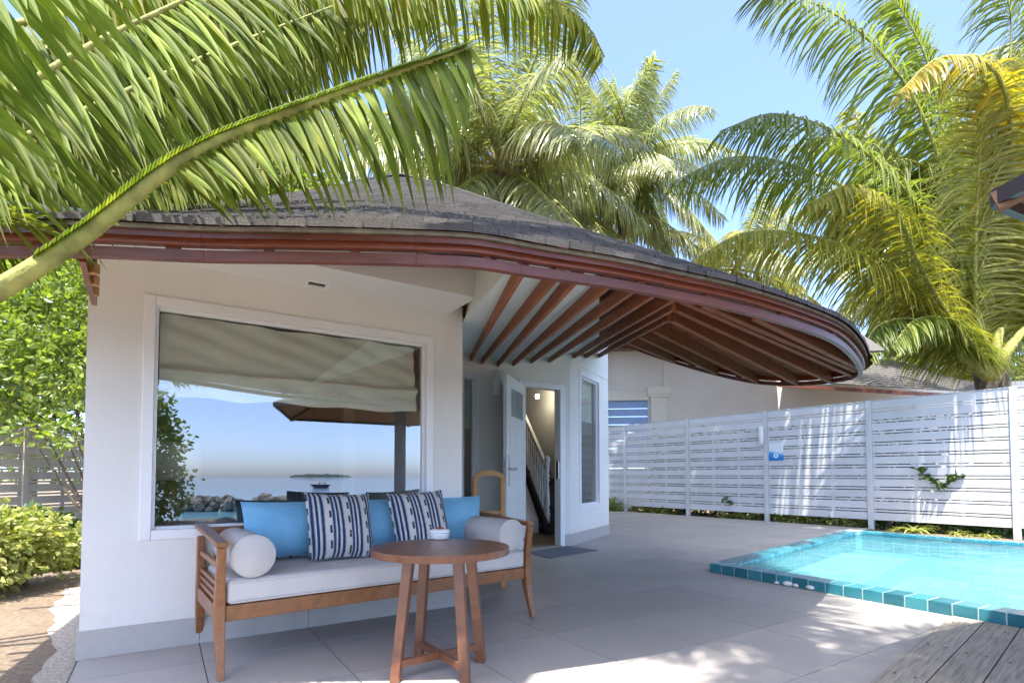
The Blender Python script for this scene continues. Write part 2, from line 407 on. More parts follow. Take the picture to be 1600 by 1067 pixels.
for i in range(-1, 22):
    for j in range(-4, 22):
        s0, t0 = S0 + i * T, T0 + j * T
        q = [st(s0 + .0025, t0 + .0025), st(s0 + T - .0025, t0 + .0025), st(s0 + T - .0025, t0 + T - .0025), st(s0 + .0025, t0 + T - .0025)]
        if max(p.y for p in q) < .9 or t0 > 11.5 or s0 > 11: continue
        if t0 > 3.8 and s0 + T < 1.9: continue
        if t0 > 6.1 and s0 + T < 4.6: continue
        c = sum(q, V()) / 4
        if abs(c.x) > c.y * 1.15 + .5: continue
        p = clip(q, FQ + FN * .12, FN); n0 = len(p)
        p = clip(p, st(-.36, 0), AX)
        if len(p) < 3: continue
        # the pool and the deck are cut out
        def cut(poly, edges):                # pieces of poly outside the convex region given by (P, inward n)
            res = []
            for P, n in edges:
                o = clip(poly, P, -n)
                if len(o) > 2: res.append(o)
                poly = clip(poly, P, n)
                if len(poly) < 3: break
            return res
        n_f = V((-FD.y, FD.x, 0)); n_l = V((LD.y, -LD.x, 0))
        pieces = cut(p, [(C0 - n_f * .004, n_f), (C0 - n_l * .004, n_l)])
        pieces2 = []
        for q2 in pieces: pieces2 += cut(q2, [(DE0 - DN * .004, DN)])
        area = lambda P: abs(sum(a.x * b.y - a.y * b.x for a, b in zip(P, P[1:] + P[:1]))) / 2
        tot = sum(area(x) for x in pieces2)
        if tot > .99 * (T - .005) ** 2:
            o = link('floor_tile', fullmesh, terr, st(s0, t0)); o.rotation_euler = (0, 0, rot)
        else:
            for q2 in pieces2:
                if area(q2) < .004: continue
                m = MB(); m.hexa([v + V((0, 0, -.025)) for v in q2], q2); m.build('floor_tile', 'terrace_tile', terr)
m = MB(); m.poly([st(-.37, -3.5, -.006), st(12, -3.5, -.006), st(12, 13, -.006), st(-.37, 13, -.006)])
mm = MB()
bed = [st(-.37, -3.5), st(12, -3.5), st(12, 13), st(-.37, 13)]
n_f = V((-FD.y, FD.x, 0)); n_l = V((LD.y, -LD.x, 0))
for q2 in cut(bed, [(C0 + n_f * .03, n_f), (C0 + n_l * .03, n_l)]):
    q3 = clip(q2, FQ + FN * .12, FN)
    if len(q3) > 2: mm.poly([V((v.x, v.y, -.006)) for v in q3])
mm.build('grout_bed', 'grout', terr)

gm = MB(); pq = [C0, C3, C2, C1]; ctr = sum(pq, V()) / 4; pedges = []
for a, b in zip(pq, pq[1:] + pq[:1]):
    n_ = V((-(b - a).y, (b - a).x, 0)).normalized(); n_ = n_ if n_.dot(ctr - a) > 0 else -n_; pedges.append((a + n_ * .03, n_))
for ra, rb in zip(GROUND_ROWS, GROUND_ROWS[1:]):
    for i in range(len(ra) - 1):
        q = [ra[i + 1], ra[i], rb[i], rb[i + 1]]
        if abs(ra[0].z + .03) < 1e-6 and abs(rb[0].z + .03) < 1e-6:
            for q2 in cut([V((v.x, v.y, 0)) for v in q], pedges): gm.poly([V((v.x, v.y, -.03)) for v in q2])
        else: gm.poly(q)
struct(gm.build('ground', 'sand'))

m = MB(); rows = [[], []]
for k_ in range(61):
    t = 1.0 + 5.4 * k_ / 60; rows[0].append(st(-.372, t, -.024)); rows[1].append(st(-.372 - .22 - .10 * math.sin(t * 1.3) - .02 * math.sin(t * 7.1) - .012 * math.sin(t * 17.7) - random.uniform(0, .025), t, -.024))
m.grid(rows)
struct(m.build('sunlit_gravel_strip', 'sunlit_sand'))  # pale strip paints in sunlight on the ground beside the wall
# timber deck: loose boards
deck = thing('timber_deck', 'weathered grey timber deck boards in the corner beside the pool', 'deck')
nf = V((-FD.y, FD.x, 0))
for i in range(14):
    a, b = i * .182 + .003, i * .182 + .179
    ends = []
    for q in (a, b):
        P = DE1 + DN * q; k_ = ((C0 - nf * .03) - P).dot(nf) / DD.dot(nf); ends.append(P + DD * k_)
    q = [ends[0], ends[0] - DD * 4.5, ends[1] - DD * 4.5, ends[1]]
    # mesh in plank-local axes so that the grain runs along the board
    org = ends[0]; ang = math.atan2(-DD.y, -DD.x); M = Matrix.Rotation(-ang, 3, 'Z')
    loc = [M @ (v - org) for v in q]
    if sum(a_.x * b_.y - a_.y * b_.x for a_, b_ in zip(loc, loc[1:] + loc[:1])) < 0: loc = loc[::-1]
    m = MB(); m.hexa([v + V((0, 0, -.03)) for v in loc], [v + V((0, 0, .012 + random.uniform(-.002, .002))) for v in loc])
    o = m.build('board', 'grey_deck', deck, bevel=.004); o.location = org; o.rotation_euler = (0, 0, ang)
    for e in (.25, .95, 1.65):
        for q_ in (.045, .13):
            p = ends[0] - DD * e + DN * q_; sm = MB(); sm.lathe([(.006, 0), (.006, .003)], 8, V((p.x, p.y, .0125))); sm.build('screw', 'dark_metal', o).matrix_parent_inverse = Matrix()
for o in [x for x in bpy.data.objects if x.name.startswith('screw')]:
    par = o.parent; o.parent = deck

# pool
pool = thing('swimming_pool', 'small turquoise plunge pool with tiled raised coping beside the terrace', 'pool')
ZT, ZW, CW = .088, .058, .20
def inset(P, dirs): return P
IC0 = C0 + nf * CW / 1 ; # inner corners from offset lines
def isect(P, d, Q, e):
    k_ = ((Q - P).x * e.y - (Q - P).y * e.x) / (d.x * e.y - d.y * e.x); return P + d * k_
nl = V((LD.y, -LD.x, 0)); nb = V((BD.y, -BD.x, 0))
if nb.dot(C0 - C1) < 0: nb = -nb
I0 = isect(C0 + nf * CW, FD, C0 + nl * CW, LD); I1 = isect(C1 + nb * CW, BD, C0 + nl * CW, LD)
RD = (C2 - C3); I2 = isect(C1 + nb * CW, BD, C3 - FD * CW, RD); I3 = isect(C0 + nf * CW, FD, C3 - FD * CW, RD)
m = MB(); zz = lambda p, z: V((p.x, p.y, z))
inn = [I0, I3, I2, I1]
m.poly([zz(p, -.85) for p in inn])
for a, b in zip(inn, inn[1:] + inn[:1]): m.poly([zz(a, -.85), zz(a, ZT - .02), zz(b, ZT - .02), zz(b, -.85)])
m.build('basin', 'pool_floor', pool)
# two submerged steps in the left corner, and a bench
for d_, z_ in ((.85, -.18), (1.5, -.42)):
    m = MB(); q = [I0 + nl * .01 + nf * .01, I0 + nl * .01 + LD * 3.9, I0 + nl * d_ + LD * 3.9, I0 + nl * d_ + nf * .01 + LD * 0.0]
    q[3] = isect(I0 + nf * .01, FD, I0 + nl * d_, LD); q[0] = isect(I0 + nf * .01, FD, I0 + nl * .01, LD)
    m.hexa([zz(v, -.86) for v in q[::-1]], [zz(v, z_) for v in q[::-1]]); m.build('pool_step', 'pool_floor', pool)
m = MB(); rows = []
for j in range(91):
    row = []
    for i in range(91):
        u, v = i / 90, j / 90; p = I0.lerp(I3, u).lerp(I1.lerp(I2, u), v); e = min(1, min(u, 1 - u, v, 1 - v) * 12)
        h = math.sin(p.x * 9 + 2 * math.sin(p.y * 4)) + math.sin(p.y * 12 + p.x * 5 + 1.5 * math.sin(p.x * 7)) + .7 * math.sin(p.x * 21 - p.y * 17) + .5 * math.sin(p.x * 31 + p.y * 26)
        row.append(zz(p, ZW + .008 * h * (.4 + .6 * e)))
    rows.append(row)
m.grid(rows); m.build('water_surface', 'pool_water', pool, smooth=True)
m = MB()                                     # grout core under the coping tiles
def core(a, b, c, d): m.hexa([zz(a, -.02), zz(b, -.02), zz(c, -.02), zz(d, -.02)], [zz(a, ZT - .004), zz(b, ZT - .004), zz(c, ZT - .004), zz(d, ZT - .004)])
e_ = .004
core(C0 + (nf + nl) * e_, C3 + nf * e_, I3 - nf * e_, I0 - nf * e_); core(C0 + (nl + nf) * e_, I0 - nl * e_, I1 - nl * e_, C1 + nl * e_ + nb * e_); core(C1 + nb * e_, I1 - nb * e_, I2 - nb * e_, C2 + nb * e_)
m.build('coping_core', 'pool_grout', pool)
def coping(P, d, n, L, step, inner0, inner_d):
    k_ = int(L / step)
    for i in range(k_):
        a = P + d * (i * step + .004); b = P + d * ((i + 1) * step - .004)
        ia = isect(a, n, inner0, inner_d); ib = isect(b, n, inner0, inner_d)
        q = [a, b, ib, ia]
        if sum(x.x * y.y - x.y * y.x for x, y in zip(q, q[1:] + q[:1])) < 0: q = q[::-1]
        m = MB(); h = random.uniform(-.0015, .0015)
        m.hexa([zz(v, -.022) for v in q], [zz(v, ZT + h) for v in q]); m.build('coping_tile', 'coping_tile', pool, bevel=.004)
coping(C0, FD, nf, 4.0, .15, I0, FD)
coping(C0 + LD * .21, LD, nl, 4.74, .15, I0, LD)
coping(C1 + BD * .24, BD, nb, 4.4, .15, I1, BD)
def waterline(P, d, n, L, step, rows):
    for r in range(rows):
        for i in range(int(L / step)):
            a = P + d * (i * step + .005); b = P + d * ((i + 1) * step - .005); z1 = ZT - .012 - r * step; z0 = z1 - step + .01
            m = MB(); q = [a, b, b + n * .006, a + n * .006]
            if sum(x.x * y.y - x.y * y.x for x, y in zip(q, q[1:] + q[:1])) < 0: q = q[::-1]
            m.hexa([zz(v, z0) for v in q], [zz(v, z1) for v in q]); m.build('waterline_tile', 'waterline_tile', pool)
waterline(I0 + LD * .05, LD, nl, 4.5, .15, 2)
waterline(I1 + BD * .05, BD, nb, 3.6, .15, 2)
for i, (x, y, r) in enumerate([(1128, 891, .045), (1118, 889, .03), (1214, 866 + 46, .03), (1232, 915, .05), (1244, 917, .04), (1268, 921, .05), (1300, 924, .045), (1307, 925, .05), (1422, 945, .03), (1436, 948, .035), (1452, 951, .04), (1466, 953, .04), (1344, 932, .03), (1190, 902, .025)]):
    p = onz(x, y); m = MB(); m.lathe([(r * math.sin(a) * 1.0, r * .45 - r * .45 * math.cos(a)) for a in (.3, .8, 1.3, 1.8, 2.3, 2.8)], 12)
    o = m.build('pebble', 'pebble', smooth=True); o.location = p; o.scale = (1, random.uniform(.65, .9), 1); o.rotation_euler = (0, 0, random.random() * 3)
    tag(o, 'small white pebble lying against the foot of the pool coping', 'pebble', 'white pebbles along the pool')

# ================================================================== VILLA
villa = thing('villa', 'white plastered villa with dark shingled leaf-shaped roof and big picture window', 'house')
def wall(name, mat, parent, P0, d, n, L, z0, z1, holes=(), th=.15):
    xs = sorted({0, L, *[h[0] for h in holes], *[h[1] for h in holes]}); zs = sorted({z0, z1, *[h[2] for h in holes], *[h[3] for h in holes]})
    P = lambda a, z, k: zz(P0 + d * a - n * k, z)
    inside = lambda a, z: any(h[0] < a < h[1] and h[2] < z < h[3] for h in holes)
    m = MB()
    for a, b in zip(xs, xs[1:]):
        for c, e in zip(zs, zs[1:]):
            if inside((a + b) / 2, (c + e) / 2): continue
            m.poly([P(a, c, 0), P(b, c, 0), P(b, e, 0), P(a, e, 0)]); m.poly([P(b, c, th), P(a, c, th), P(a, e, th), P(b, e, th)])
    loops = [(0, L, z0, z1)] + list(holes)
    for i, (a, b, c, e) in enumerate(loops):
        ring = [(a, c), (b, c), (b, e), (a, e)]
        for (x0, y0), (x1, y1) in zip(ring, ring[1:] + ring[:1]):
            q = [P(x0, y0, th), P(x1, y1, th), P(x1, y1, 0), P(x0, y0, 0)]
            m.poly(q if i == 0 else q[::-1])
    return m.build(name, mat, parent)
NW = -BX
sL = -.36; sR = ont(722, 700, TW).dot(AX)
gl_l = ont(232, 600, TW).dot(AX); gl_r = ont(671, 700, TW).dot(AX); gz1 = ont(232, 468, TW).z; gz0 = ont(228, 836, TW).z
wall('window_wall', 'plaster', villa, st(sL, TW), AX, NW, sR - sL, 0, 2.32, [(gl_l - sL, gl_r - sL, gz0, gz1)], .2)
wall('side_wall', 'plaster', villa, st(sR - .002, TW + .2), BX, AX, 2.3, 0, 2.75)
wall('side_wall', 'plaster', villa, st(sL + .002, TW + 5.2), -BX, -AX, 5.0, 0, 2.2)
# plinth slabs
for i, (a, b) in enumerate(((sL - .012, .21), (.21, .835), (.835, 1.46), (1.46, sR + .012))):
    m = MB(); q = [st(a + .0015, TW - .013), st(b - .0015, TW - .013), st(b - .0015, TW - .001), st(a + .0015, TW - .001)]
    m.hexa([zz(p, .0) for p in q], [zz(p, .155) for p in q]); m.build('plinth_slab', 'plinth', villa, bevel=.002)
m = MB(); q = [st(sL - .012, TW + 0), st(sL - .001, TW + 0), st(sL - .001, TW + 5), st(sL - .012, TW + 5)]; m.hexa([zz(p, .0) for p in q], [zz(p, .155) for p in q]); m.build('plinth_slab', 'plinth', villa)
# picture window
def window(name, s0, s1, z0, z1, P0, d, n, back, fw, gmat, label=None, trim=.03):
    fr = MB(); L = s1 - s0; base = P0 + d * s0
    def bx(a, b, c, e, k0, k1, mb):
        q = [base + d * a - n * k1, base + d * a - n * k0, base + d * b - n * k0, base + d * b - n * k1]
        if sum(x.x * y.y - x.y * y.x for x, y in zip(q, q[1:] + q[:1])) < 0: q = q[::-1]
        mb.hexa([zz(p, c) for p in q], [zz(p, e) for p in q])
    e = villa_win = MB()
    # outer trim, proud of the wall, then the deeper sash
    for (a, b, c, t2) in ((-trim, fw, z0 - trim, z1 + trim), (L - fw, L + trim, z0 - trim, z1 + trim), (fw + .001, L - fw - .001, z0 - trim, z0 + fw), (fw + .001, L - fw - .001, z1 - fw, z1 + trim)):
        bx(a, b, c, t2, -.012, .03, fr)
    for (a, b, c, t2) in ((fw * .55, fw * 1.6, z0 + fw * .55, z1 - fw * .55), (L - fw * 1.6, L - fw * .55, z0 + fw * .55, z1 - fw * .55), (fw * 1.6 + .001, L - fw * 1.6 - .001, z0 + fw * .55, z0 + fw * 1.6), (fw * 1.6 + .001, L - fw * 1.6 - .001, z1 - fw * 1.6, z1 - fw * .55)):
        bx(a, b, c, t2, .031, back + .02, fr)
    f = fr.build(name, 'pvc', villa, bevel=.004)
    g = MB(); a, b, c, t2 = fw * 1.3, L - fw * 1.3, z0 + fw * 1.3, z1 - fw * 1.3
    g.poly([zz(base + d * x - n * back, z) for x, z in ((a, c), (b, c), (b, t2), (a, t2))]); g.build('pane', gmat, f)
    sg = MB()
    for (a1, b1, c1, t1) in ((a, a + .008, c, t2), (b - .008, b, c, t2), (a, b, c, c + .008), (a, b, t2 - .008, t2)): 
        bx(a1 + fw * .3 * 0 , b1, c1, t1, back - .006, back - .002, sg)
    return f
wf = window('picture_window', gl_l, gl_r, gz0, gz1, V((0, 0, 0)) + st(0, TW), AX, NW, .05, .028, 'glass')
# roman blind behind it, sagging in folds
m = MB(); rows = []; nz = 26; nx = 60
zb = gz0 + (gz1 - gz0) * .60
for j in range(nz + 1):
    v = j / nz; z = gz1 - .03 - v * (gz1 - .03 - zb); row = []
    for i in range(nx + 1):
        u = i / nx; s = gl_l + .05 + u * (gl_r - gl_l - .10)
        pk = (u * 3.6) % 1.0
        wv = .02 * math.sin(u * 11 + v * 3) + .012 * math.sin(u * 37 + v * 5 + 2 * math.sin(u * 5)) + .035 * math.exp(-((v - .68) / .05) ** 2) - .02 * math.exp(-((v - .61) / .03) ** 2)
        wv += .012 * math.sin((u - v) * 26) * (1 - abs(pk - .5))
        row.append(st(s, TW + .17 - wv, z + (.018 * math.sin(u * 3.6 * math.pi) ** 2 * v)))
    rows.append(row)
m.grid(rows); m.build('roman_blind', 'blind_cloth', wf, smooth=True)
m = MB(); m.bar(st(gl_l + .06, TW + .125, zb + .33 * (gz1 - zb)), st(gl_r - .06, TW + .125, zb + .33 * (gz1 - zb)), .012, .012); m.build('blind_rod', 'shade_cloth', wf)
# room behind the window
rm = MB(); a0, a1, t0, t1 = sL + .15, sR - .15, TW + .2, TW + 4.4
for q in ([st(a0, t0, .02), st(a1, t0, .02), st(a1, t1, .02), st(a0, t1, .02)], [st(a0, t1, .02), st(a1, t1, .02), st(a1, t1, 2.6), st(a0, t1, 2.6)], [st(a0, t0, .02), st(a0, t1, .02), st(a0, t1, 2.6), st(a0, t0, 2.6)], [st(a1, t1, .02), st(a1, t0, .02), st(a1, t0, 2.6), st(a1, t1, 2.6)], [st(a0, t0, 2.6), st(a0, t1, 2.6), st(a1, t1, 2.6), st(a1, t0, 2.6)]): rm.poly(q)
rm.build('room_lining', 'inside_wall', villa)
# soffit box over the window, with a vent
ZS = ont(600, 471, TW).z; _c = onz(745, 466, ZS); TS = _c.dot(BX); sE = _c.dot(AX)
m = MB(); q = [st(sL - .3, TS), st(sE, TS), st(sE, TW - .001), st(sL - .3, TW - .001)]; m.hexa([zz(p, ZS) for p in q], [zz(p, z_) for p, z_ in zip(q, (ZS + .02, 2.54, 2.54, ZS + .02))]); m.build('soffit_box', 'soffit_white', villa, bevel=.004)
pv = onz(495, 442, ZS); vt = MB(); cs, ct = pv.dot(AX), pv.dot(BX)
q = [st(cs - .075, ct - .05), st(cs + .075, ct - .05), st(cs + .075, ct + .05), st(cs - .075, ct + .05)]
for a, b, c, e in ((-.08, .08, -.055, -.035), (-.08, .08, .035, .055), (-.08, -.055, -.034, .034), (.055, .08, -.034, .034)):
    q = [st(cs + a, ct + c), st(cs + b, ct + c), st(cs + b, ct + e), st(cs + a, ct + e)]; vt.hexa([zz(p, ZS - .014) for p in q], [zz(p, ZS - .001) for p in q])
vo = vt.build('soffit_vent', 'pvc', villa)
m = MB(); q = [st(cs - .054, ct - .034), st(cs + .054, ct - .034), st(cs + .054, ct + .034), st(cs - .054, ct + .034)]; m.hexa([zz(p, ZS - .005) for p in q], [zz(p, ZS - .001) for p in q]); m.build('vent_grille', 'dark_gap', vo)

# door wall and angled bay
P1 = onz(891.5, 852.5); P2 = onz(951.5, 834.5); TD = P1.dot(BX); sP1 = P1.dot(AX)
hx = ont(815, 700, TD).dot(AX); jx = ont(877, 700, TD).dot(AX); dzt = ont(846, 603, TD).z
lw0, lw1 = ont(722, 600, TD).dot(AX), ont(746, 600, TD).dot(AX); lz1 = ont(733, 586, TD).z; lz0 = ont(736, 783, TD).z
HW = 3.75
wall('door_wall', 'plaster', villa, st(1.7, TD), AX, NW, sP1 - 1.7, 0, HW, [(lw0 - 1.7, lw1 - 1.7, lz0, lz1), (hx - 1.7, jx - 1.7, .0001, dzt)], .14)
BD2 = (P2 - P1).normalized(); BN = V((BD2.y, -BD2.x, 0)); BL = (P2 - P1).length
pb = lambda x, y: onpl(x, y, P1, BN)
bw0 = (pb(906, 700) - P1).dot(BD2); bw1 = (pb(937, 700) - P1).dot(BD2); bz1 = pb(920, 588).z; bz0 = pb(926, 791).z
wall('bay_wall', 'plaster', villa, P1, BD2, BN, BL, 0, HW, [(bw0, bw1, bz0, bz1)], .14)
wall('side_wall', 'plaster', villa, P2 - BD2 * .001, (BX * .95 + AX * .05).normalized(), V((.84, .54, 0)), 3.5, 0, HW, (), .12)
for P, d, n, L0, L1 in ((st(0, TD), AX, NW, 2.0, hx - .06), (st(0, TD), AX, NW, jx + .06, sP1 + .004), (P1, BD2, BN, -.004, BL + .01)):
    m = MB(); q = [P + d * L0 + n * .012, P + d * L1 + n * .012, P + d * L1 + n * .001, P + d * L0 + n * .001]; m.hexa([zz(p, 0) for p in q], [zz(p, .17) for p in q]); m.build('plinth_slab', 'plinth', villa, bevel=.002)
# cladding boards over door and bay
zs_ = ont(896, 583.5, TD).z
m = MB(); q = [st(ont(785, 570, TD).dot(AX), TD - .012), st(sP1 - .03, TD - .012), st(sP1 - .03, TD - .001), st(ont(785, 570, TD).dot(AX), TD - .001)]; m.hexa([zz(p, zs_) for p in q], [zz(p, 3.0) for p in q]); m.build('cladding_panel', 'plaster', villa, bevel=.003)
m = MB(); z_ = pb(920, 580).z; q = [P1 + BD2 * .03 + BN * .012, P1 + BD2 * (BL - .03) + BN * .012, P1 + BD2 * (BL - .03) + BN * .001, P1 + BD2 * .03 + BN * .001]; m.hexa([zz(p, z_) for p in q], [zz(p, 3.0) for p in q]); m.build('cladding_panel', 'plaster', villa, bevel=.003)
w1 = window('narrow_window', lw0, lw1, lz0, lz1, st(0, TD), AX, NW, .06, .03, 'side_glass')
w2 = window('narrow_window', bw0, bw1, bz0, bz1, P1, BD2, BN, .06, .04, 'side_glass')
m = MB(); h_ = (lz1 - lz0); q0, q1 = st(lw0 + .04, TD + .1), st(lw1 - .04, TD + .1)
m.poly([zz(q0, lz1 - h_ * .42), zz(q1, lz1 - h_ * .42), zz(q1, lz1), zz(q0, lz1)]); m.build('small_blind', 'blind_cloth', w1)
m = MB(); q0, q1 = P1 + BD2 * (bw0 + .04) - BN * .12, P1 + BD2 * (bw1 - .04) - BN * .12; hb = bz1 - bz0
m.poly([zz(q0, bz1 - hb * .34), zz(q1, bz1 - hb * .34), zz(q1, bz1), zz(q0, bz1)]); m.build('small_blind', 'blind_cloth', w2)
# door frame
m = MB()
for a, b, c, e in ((hx - .05, hx + .03, 0.001, dzt + .05), (jx - .03, jx + .05, 0.001, dzt + .05), (hx + .031, jx - .031, dzt - .03, dzt + .05)):
    q = [st(a, TD - .02), st(b, TD - .02), st(b, TD + .12), st(a, TD + .12)]; m.hexa([zz(p, c) for p in q], [zz(p, e) for p in q])
df = m.build('door_frame', 'pvc', villa, bevel=.004)
m = MB(); q = [st(jx - .05, TD + .0), st(jx - .031, TD + .0), st(jx - .031, TD + .06), st(jx - .05, TD + .06)]; m.hexa([zz(p, .95) for p in q], [zz(p, 1.2) for p in q]); m.build('strike_plate', 'metal', df)
m = MB(); q = [st(hx, TD - .04), st(jx, TD - .04), st(jx, TD + .1), st(hx, TD + .1)]; m.hexa([zz(p, .001) for p in q], [zz(p, .02) for p in q]); m.build('threshold', 'grey_deck', df)
# open door leaf, hinged at the left jamb, swung towards the terrace
Hn = st(hx + .03, TD - .02); fe = at(789, 700, 6.42); dl = zz(fe, 0) - zz(Hn, 0); LW = dl.length; dl.normalize()
door = link('door', None, villa, (Hn.x, Hn.y, 0)); door.rotation_euler = (0, 0, math.atan2(dl.y, dl.x))
ZD = dzt - .035; th = .045
m = MB(); m.box(0, LW, -th / 2, th / 2, .03, ZD); m.build('door_leaf', 'door_white', door, bevel=.004)
for a, b, c, e in ((.12, .46, .15, .42), (.54, .88, .15, .42), (.12, .28, .5, 1.02), (.34, .49, .5, 1.02), (.53, .68, .5, 1.02), (.73, .88, .5, 1.02), (.12, .46, 1.15, 1.62), (.54, .88, 1.15, 1.62)):
    for sd in (-1, 1):
        m = MB(); m.box(a * LW, b * LW, sd * th / 2 - .006, sd * th / 2 + .008, c * ZD / 2.2, e * ZD / 2.2); m.build('door_panel', 'door_white', door, bevel=.012)
for sd in (-1, 1):
    m = MB(); m.box(.2 * LW, .8 * LW, sd * th / 2 - .006, sd * th / 2 + .004, 1.72 * ZD / 2.2, 2.06 * ZD / 2.2); m.build('light_pane', 'side_glass', door)
    m = MB(); y = sd * (th / 2 + .006); m.box(LW - .115, LW - .045, min(y, sd * th / 2), max(y, sd * th / 2), .88, 1.25); hp = m.build('lock_plate', 'metal', door, bevel=.002)
    m = MB(); m.tube([(LW - .08, sd * th / 2, 1.08), (LW - .08, sd * (th / 2 + .055), 1.08), (LW - .10, sd * (th / 2 + .06), 1.08), (LW - .22, sd * (th / 2 + .06), 1.08)], .013, 8); m.build('handle', 'metal', door, smooth=True)
m = MB(); m.box(LW - .001, LW + .003, -.012, .012, .9, 1.2); m.build('edge_plate', 'metal', door)
m = MB(); rr_ = [(LW * .5 + .055 * math.cos(a / 16 * 6.2832), -th / 2 - .02, 1.52 * ZD / 2.2 + .11 * math.sin(a / 16 * 6.2832)) for a in range(17)]; m.tube(rr_, .018, 6, False); m.build('door_knocker', 'dark_metal', door, smooth=True)
# wall lamp left of the door
lp = ont(770, 600, TD); sc_ = thing('wall_lamp', 'white cylinder wall lamp on the wall left of the open door', 'wall lamp', (lp.x, lp.y, lp.z), rot)
m = MB(); m.box(-.03, .03, -.012, 0, -.06, .06); m.box(-.02, .02, -.06, -.0125, -.03, .03); m.build('bracket', 'lamp_white', sc_)
m = MB(); m.lathe([(.055, -.16), (.058, -.158), (.058, .158), (.055, .16)], 20, V((0, -.11, .0))); m.build('shade', 'lamp_white', sc_, smooth=True)

# ------------------------------------------------------------------ roof
fe_px = [(318, 407), (440, 408.5), (560, 410.5), (650, 413), (744, 417.4), (840, 432), (958.7, 449), (1057, 467), (1153, 486), (1256, 515), (1314, 539.4)]
front = [V((-2.35, 1.86, 1.79)), V((-1.95, 1.925, 1.79)), onz(143, 400, 1.79)] + [onz(x, y, 1.79) for x, y in fe_px] + [V((2.50, 3.88, 1.79)), V((2.80, 4.36, 1.79))]
back = [at(1299, 599, 4.85), at(1245, 603, 5.25), at(1184, 600, 5.75), at(1121, 587, 6.4), at(1055, 568, 7.2), at(998, 549, 8.0), at(960, 536, 8.6)]
eave = cat_rom(front + back, 8)
NF = (len(front) - 1) * 8
def offs(P):                                 # outward normals in plan
    out = []
    for i in range(len(P)):
        d = P[min(i + 1, len(P) - 1)] - P[max(i - 1, 0)]; d.z = 0; d.normalize(); out.append(V((d.y, -d.x, 0)))
    return out
EN = offs(eave)
def sweep(name, mat, parent, P, N, o0, o1, z0, z1, bevel=.004):
    m = MB(); rings = []
    for p, n in zip(P, N):
        a = p + n * o0; b = p + n * o1
        rings.append([m.vert(V((a.x, a.y, p.z + z0))), m.vert(V((b.x, b.y, p.z + z0))), m.vert(V((b.x, b.y, p.z + z1))), m.vert(V((a.x, a.y, p.z + z1)))])
    for r, q in zip(rings, rings[1:]):
        for i in range(4): m.f.append([r[i], q[i], q[(i + 1) % 4], r[(i + 1) % 4]])
    m.f.append(rings[0]); m.f.append(rings[-1][::-1])
    return m.build(name, mat, parent, bevel=bevel)
joints = [0, 24, 48, 62, 78, 96, 112, 136, 160, len(eave) - 1]
for a, b in zip(joints, joints[1:]):
    s_ = slice(a, b + 1)
    if b - a < 1: continue
    P_, N_ = eave[s_], EN[s_]
    sweep('lower_fascia_board', 'mahogany_pink', villa, P_, N_, -.03, .0, 0, .039, .002)
    sweep('upper_fascia_board', 'mahogany', villa, P_, N_, -.02, .018, .050, .098, .002)
for i in range(3, len(eave), 9):             # packing blocks in the slit
    sweep('packing_block', 'mahogany_pink', villa, eave[i:i + 2], EN[i:i + 2], -.025, -.004, .0395, .0495, 0)
for a, b in ((0, NF), (NF, len(eave) - 1)):
    sweep('eave_mortar', 'mortar', villa, eave[a:b + 1], EN[a:b + 1], -.02, .034, .099, .115, .003)
# upper line of the front slope: left hip, apex, right hip down to the prow
hip = [at(-190, 352, 1.93), at(20, 338, 3.3), at(190, 330, 4.2), at(350, 318, 5.4), at(500, 296, 7.0), at(612, 277.5, 8.0), at(680, 289, 7.8), at(762, 315, 7.5), at(837, 341, 7.25), at(912, 367, 7.0), at(1017, 398, 6.5), at(1063, 414, 6.2), at(1124, 437, 5.8), at(1199, 461, 5.35), at(1270, 495, 4.85), at(1314, 518, 4.55), at(1348, 541, 4.25), at(1364, 556, 4.08)]
hipc = cat_rom(hip, 6)
fe_ = [p + n * .04 + V((0, 0, .116)) for p, n in zip(eave[0:NF + 1], EN[0:NF + 1])]
NC = 62
E_ = resample(fe_, NC); H_ = resample(hipc, NC * 4)
# match columns by image-independent arc share, a little denser at the prow
U_ = []
for i in range(NC):
    q = i / (NC - 1); U_.append(H_[min(int(q * (NC * 4 - 1)), NC * 4 - 1)])
roof = link('roof', None, villa)
m = MB()
m.grid([[e.lerp(h, v / 8) - V((0, 0, .004)) for e, h in zip(E_, U_)] for v in range(9)])
m.grid([[e.lerp(h, v / 8) - V((0, 0, .05)) for e, h in list(zip(E_, U_))[::-1]] for v in range(9)])
ia = min(range(len(hipc)), key=lambda q_: (hipc[q_] - hip[5]).length)
b1 = resample([p + n * .04 + V((0, 0, .116)) for p, n in zip(eave[NF:], EN[NF:])] + [V((.9, 10.5, 3.1)), V((-.6, 12.3, 3.4))], 40); h1 = resample(hipc[ia:][::-1], 40)
b2 = resample([V((-.6, 12.3, 3.4)), V((-3.6, 12.6, 4.2)), V((-6.6, 10.4, 4.8)), V((-5.6, 6.8, 4.05)), V((-4.1, 4.4, 3.0)), V((-2.62, 1.84, 1.91))], 40); h2 = resample(hipc[:ia + 1][::-1], 40)
for bk, hb_ in ((b1, h1), (b2, h2)):
    m.grid([[e.lerp(h, v / 3) - V((0, 0, .01)) for e, h in zip(bk, hb_)] for v in range(4)])
    m.grid([[e.lerp(h, v / 3) - V((0, 0, .06)) for e, h in list(zip(bk, hb_))[::-1]] for v in range(4)])
m.build('roof_boards', 'roof_deck', roof)
EXP = .135; singles = []
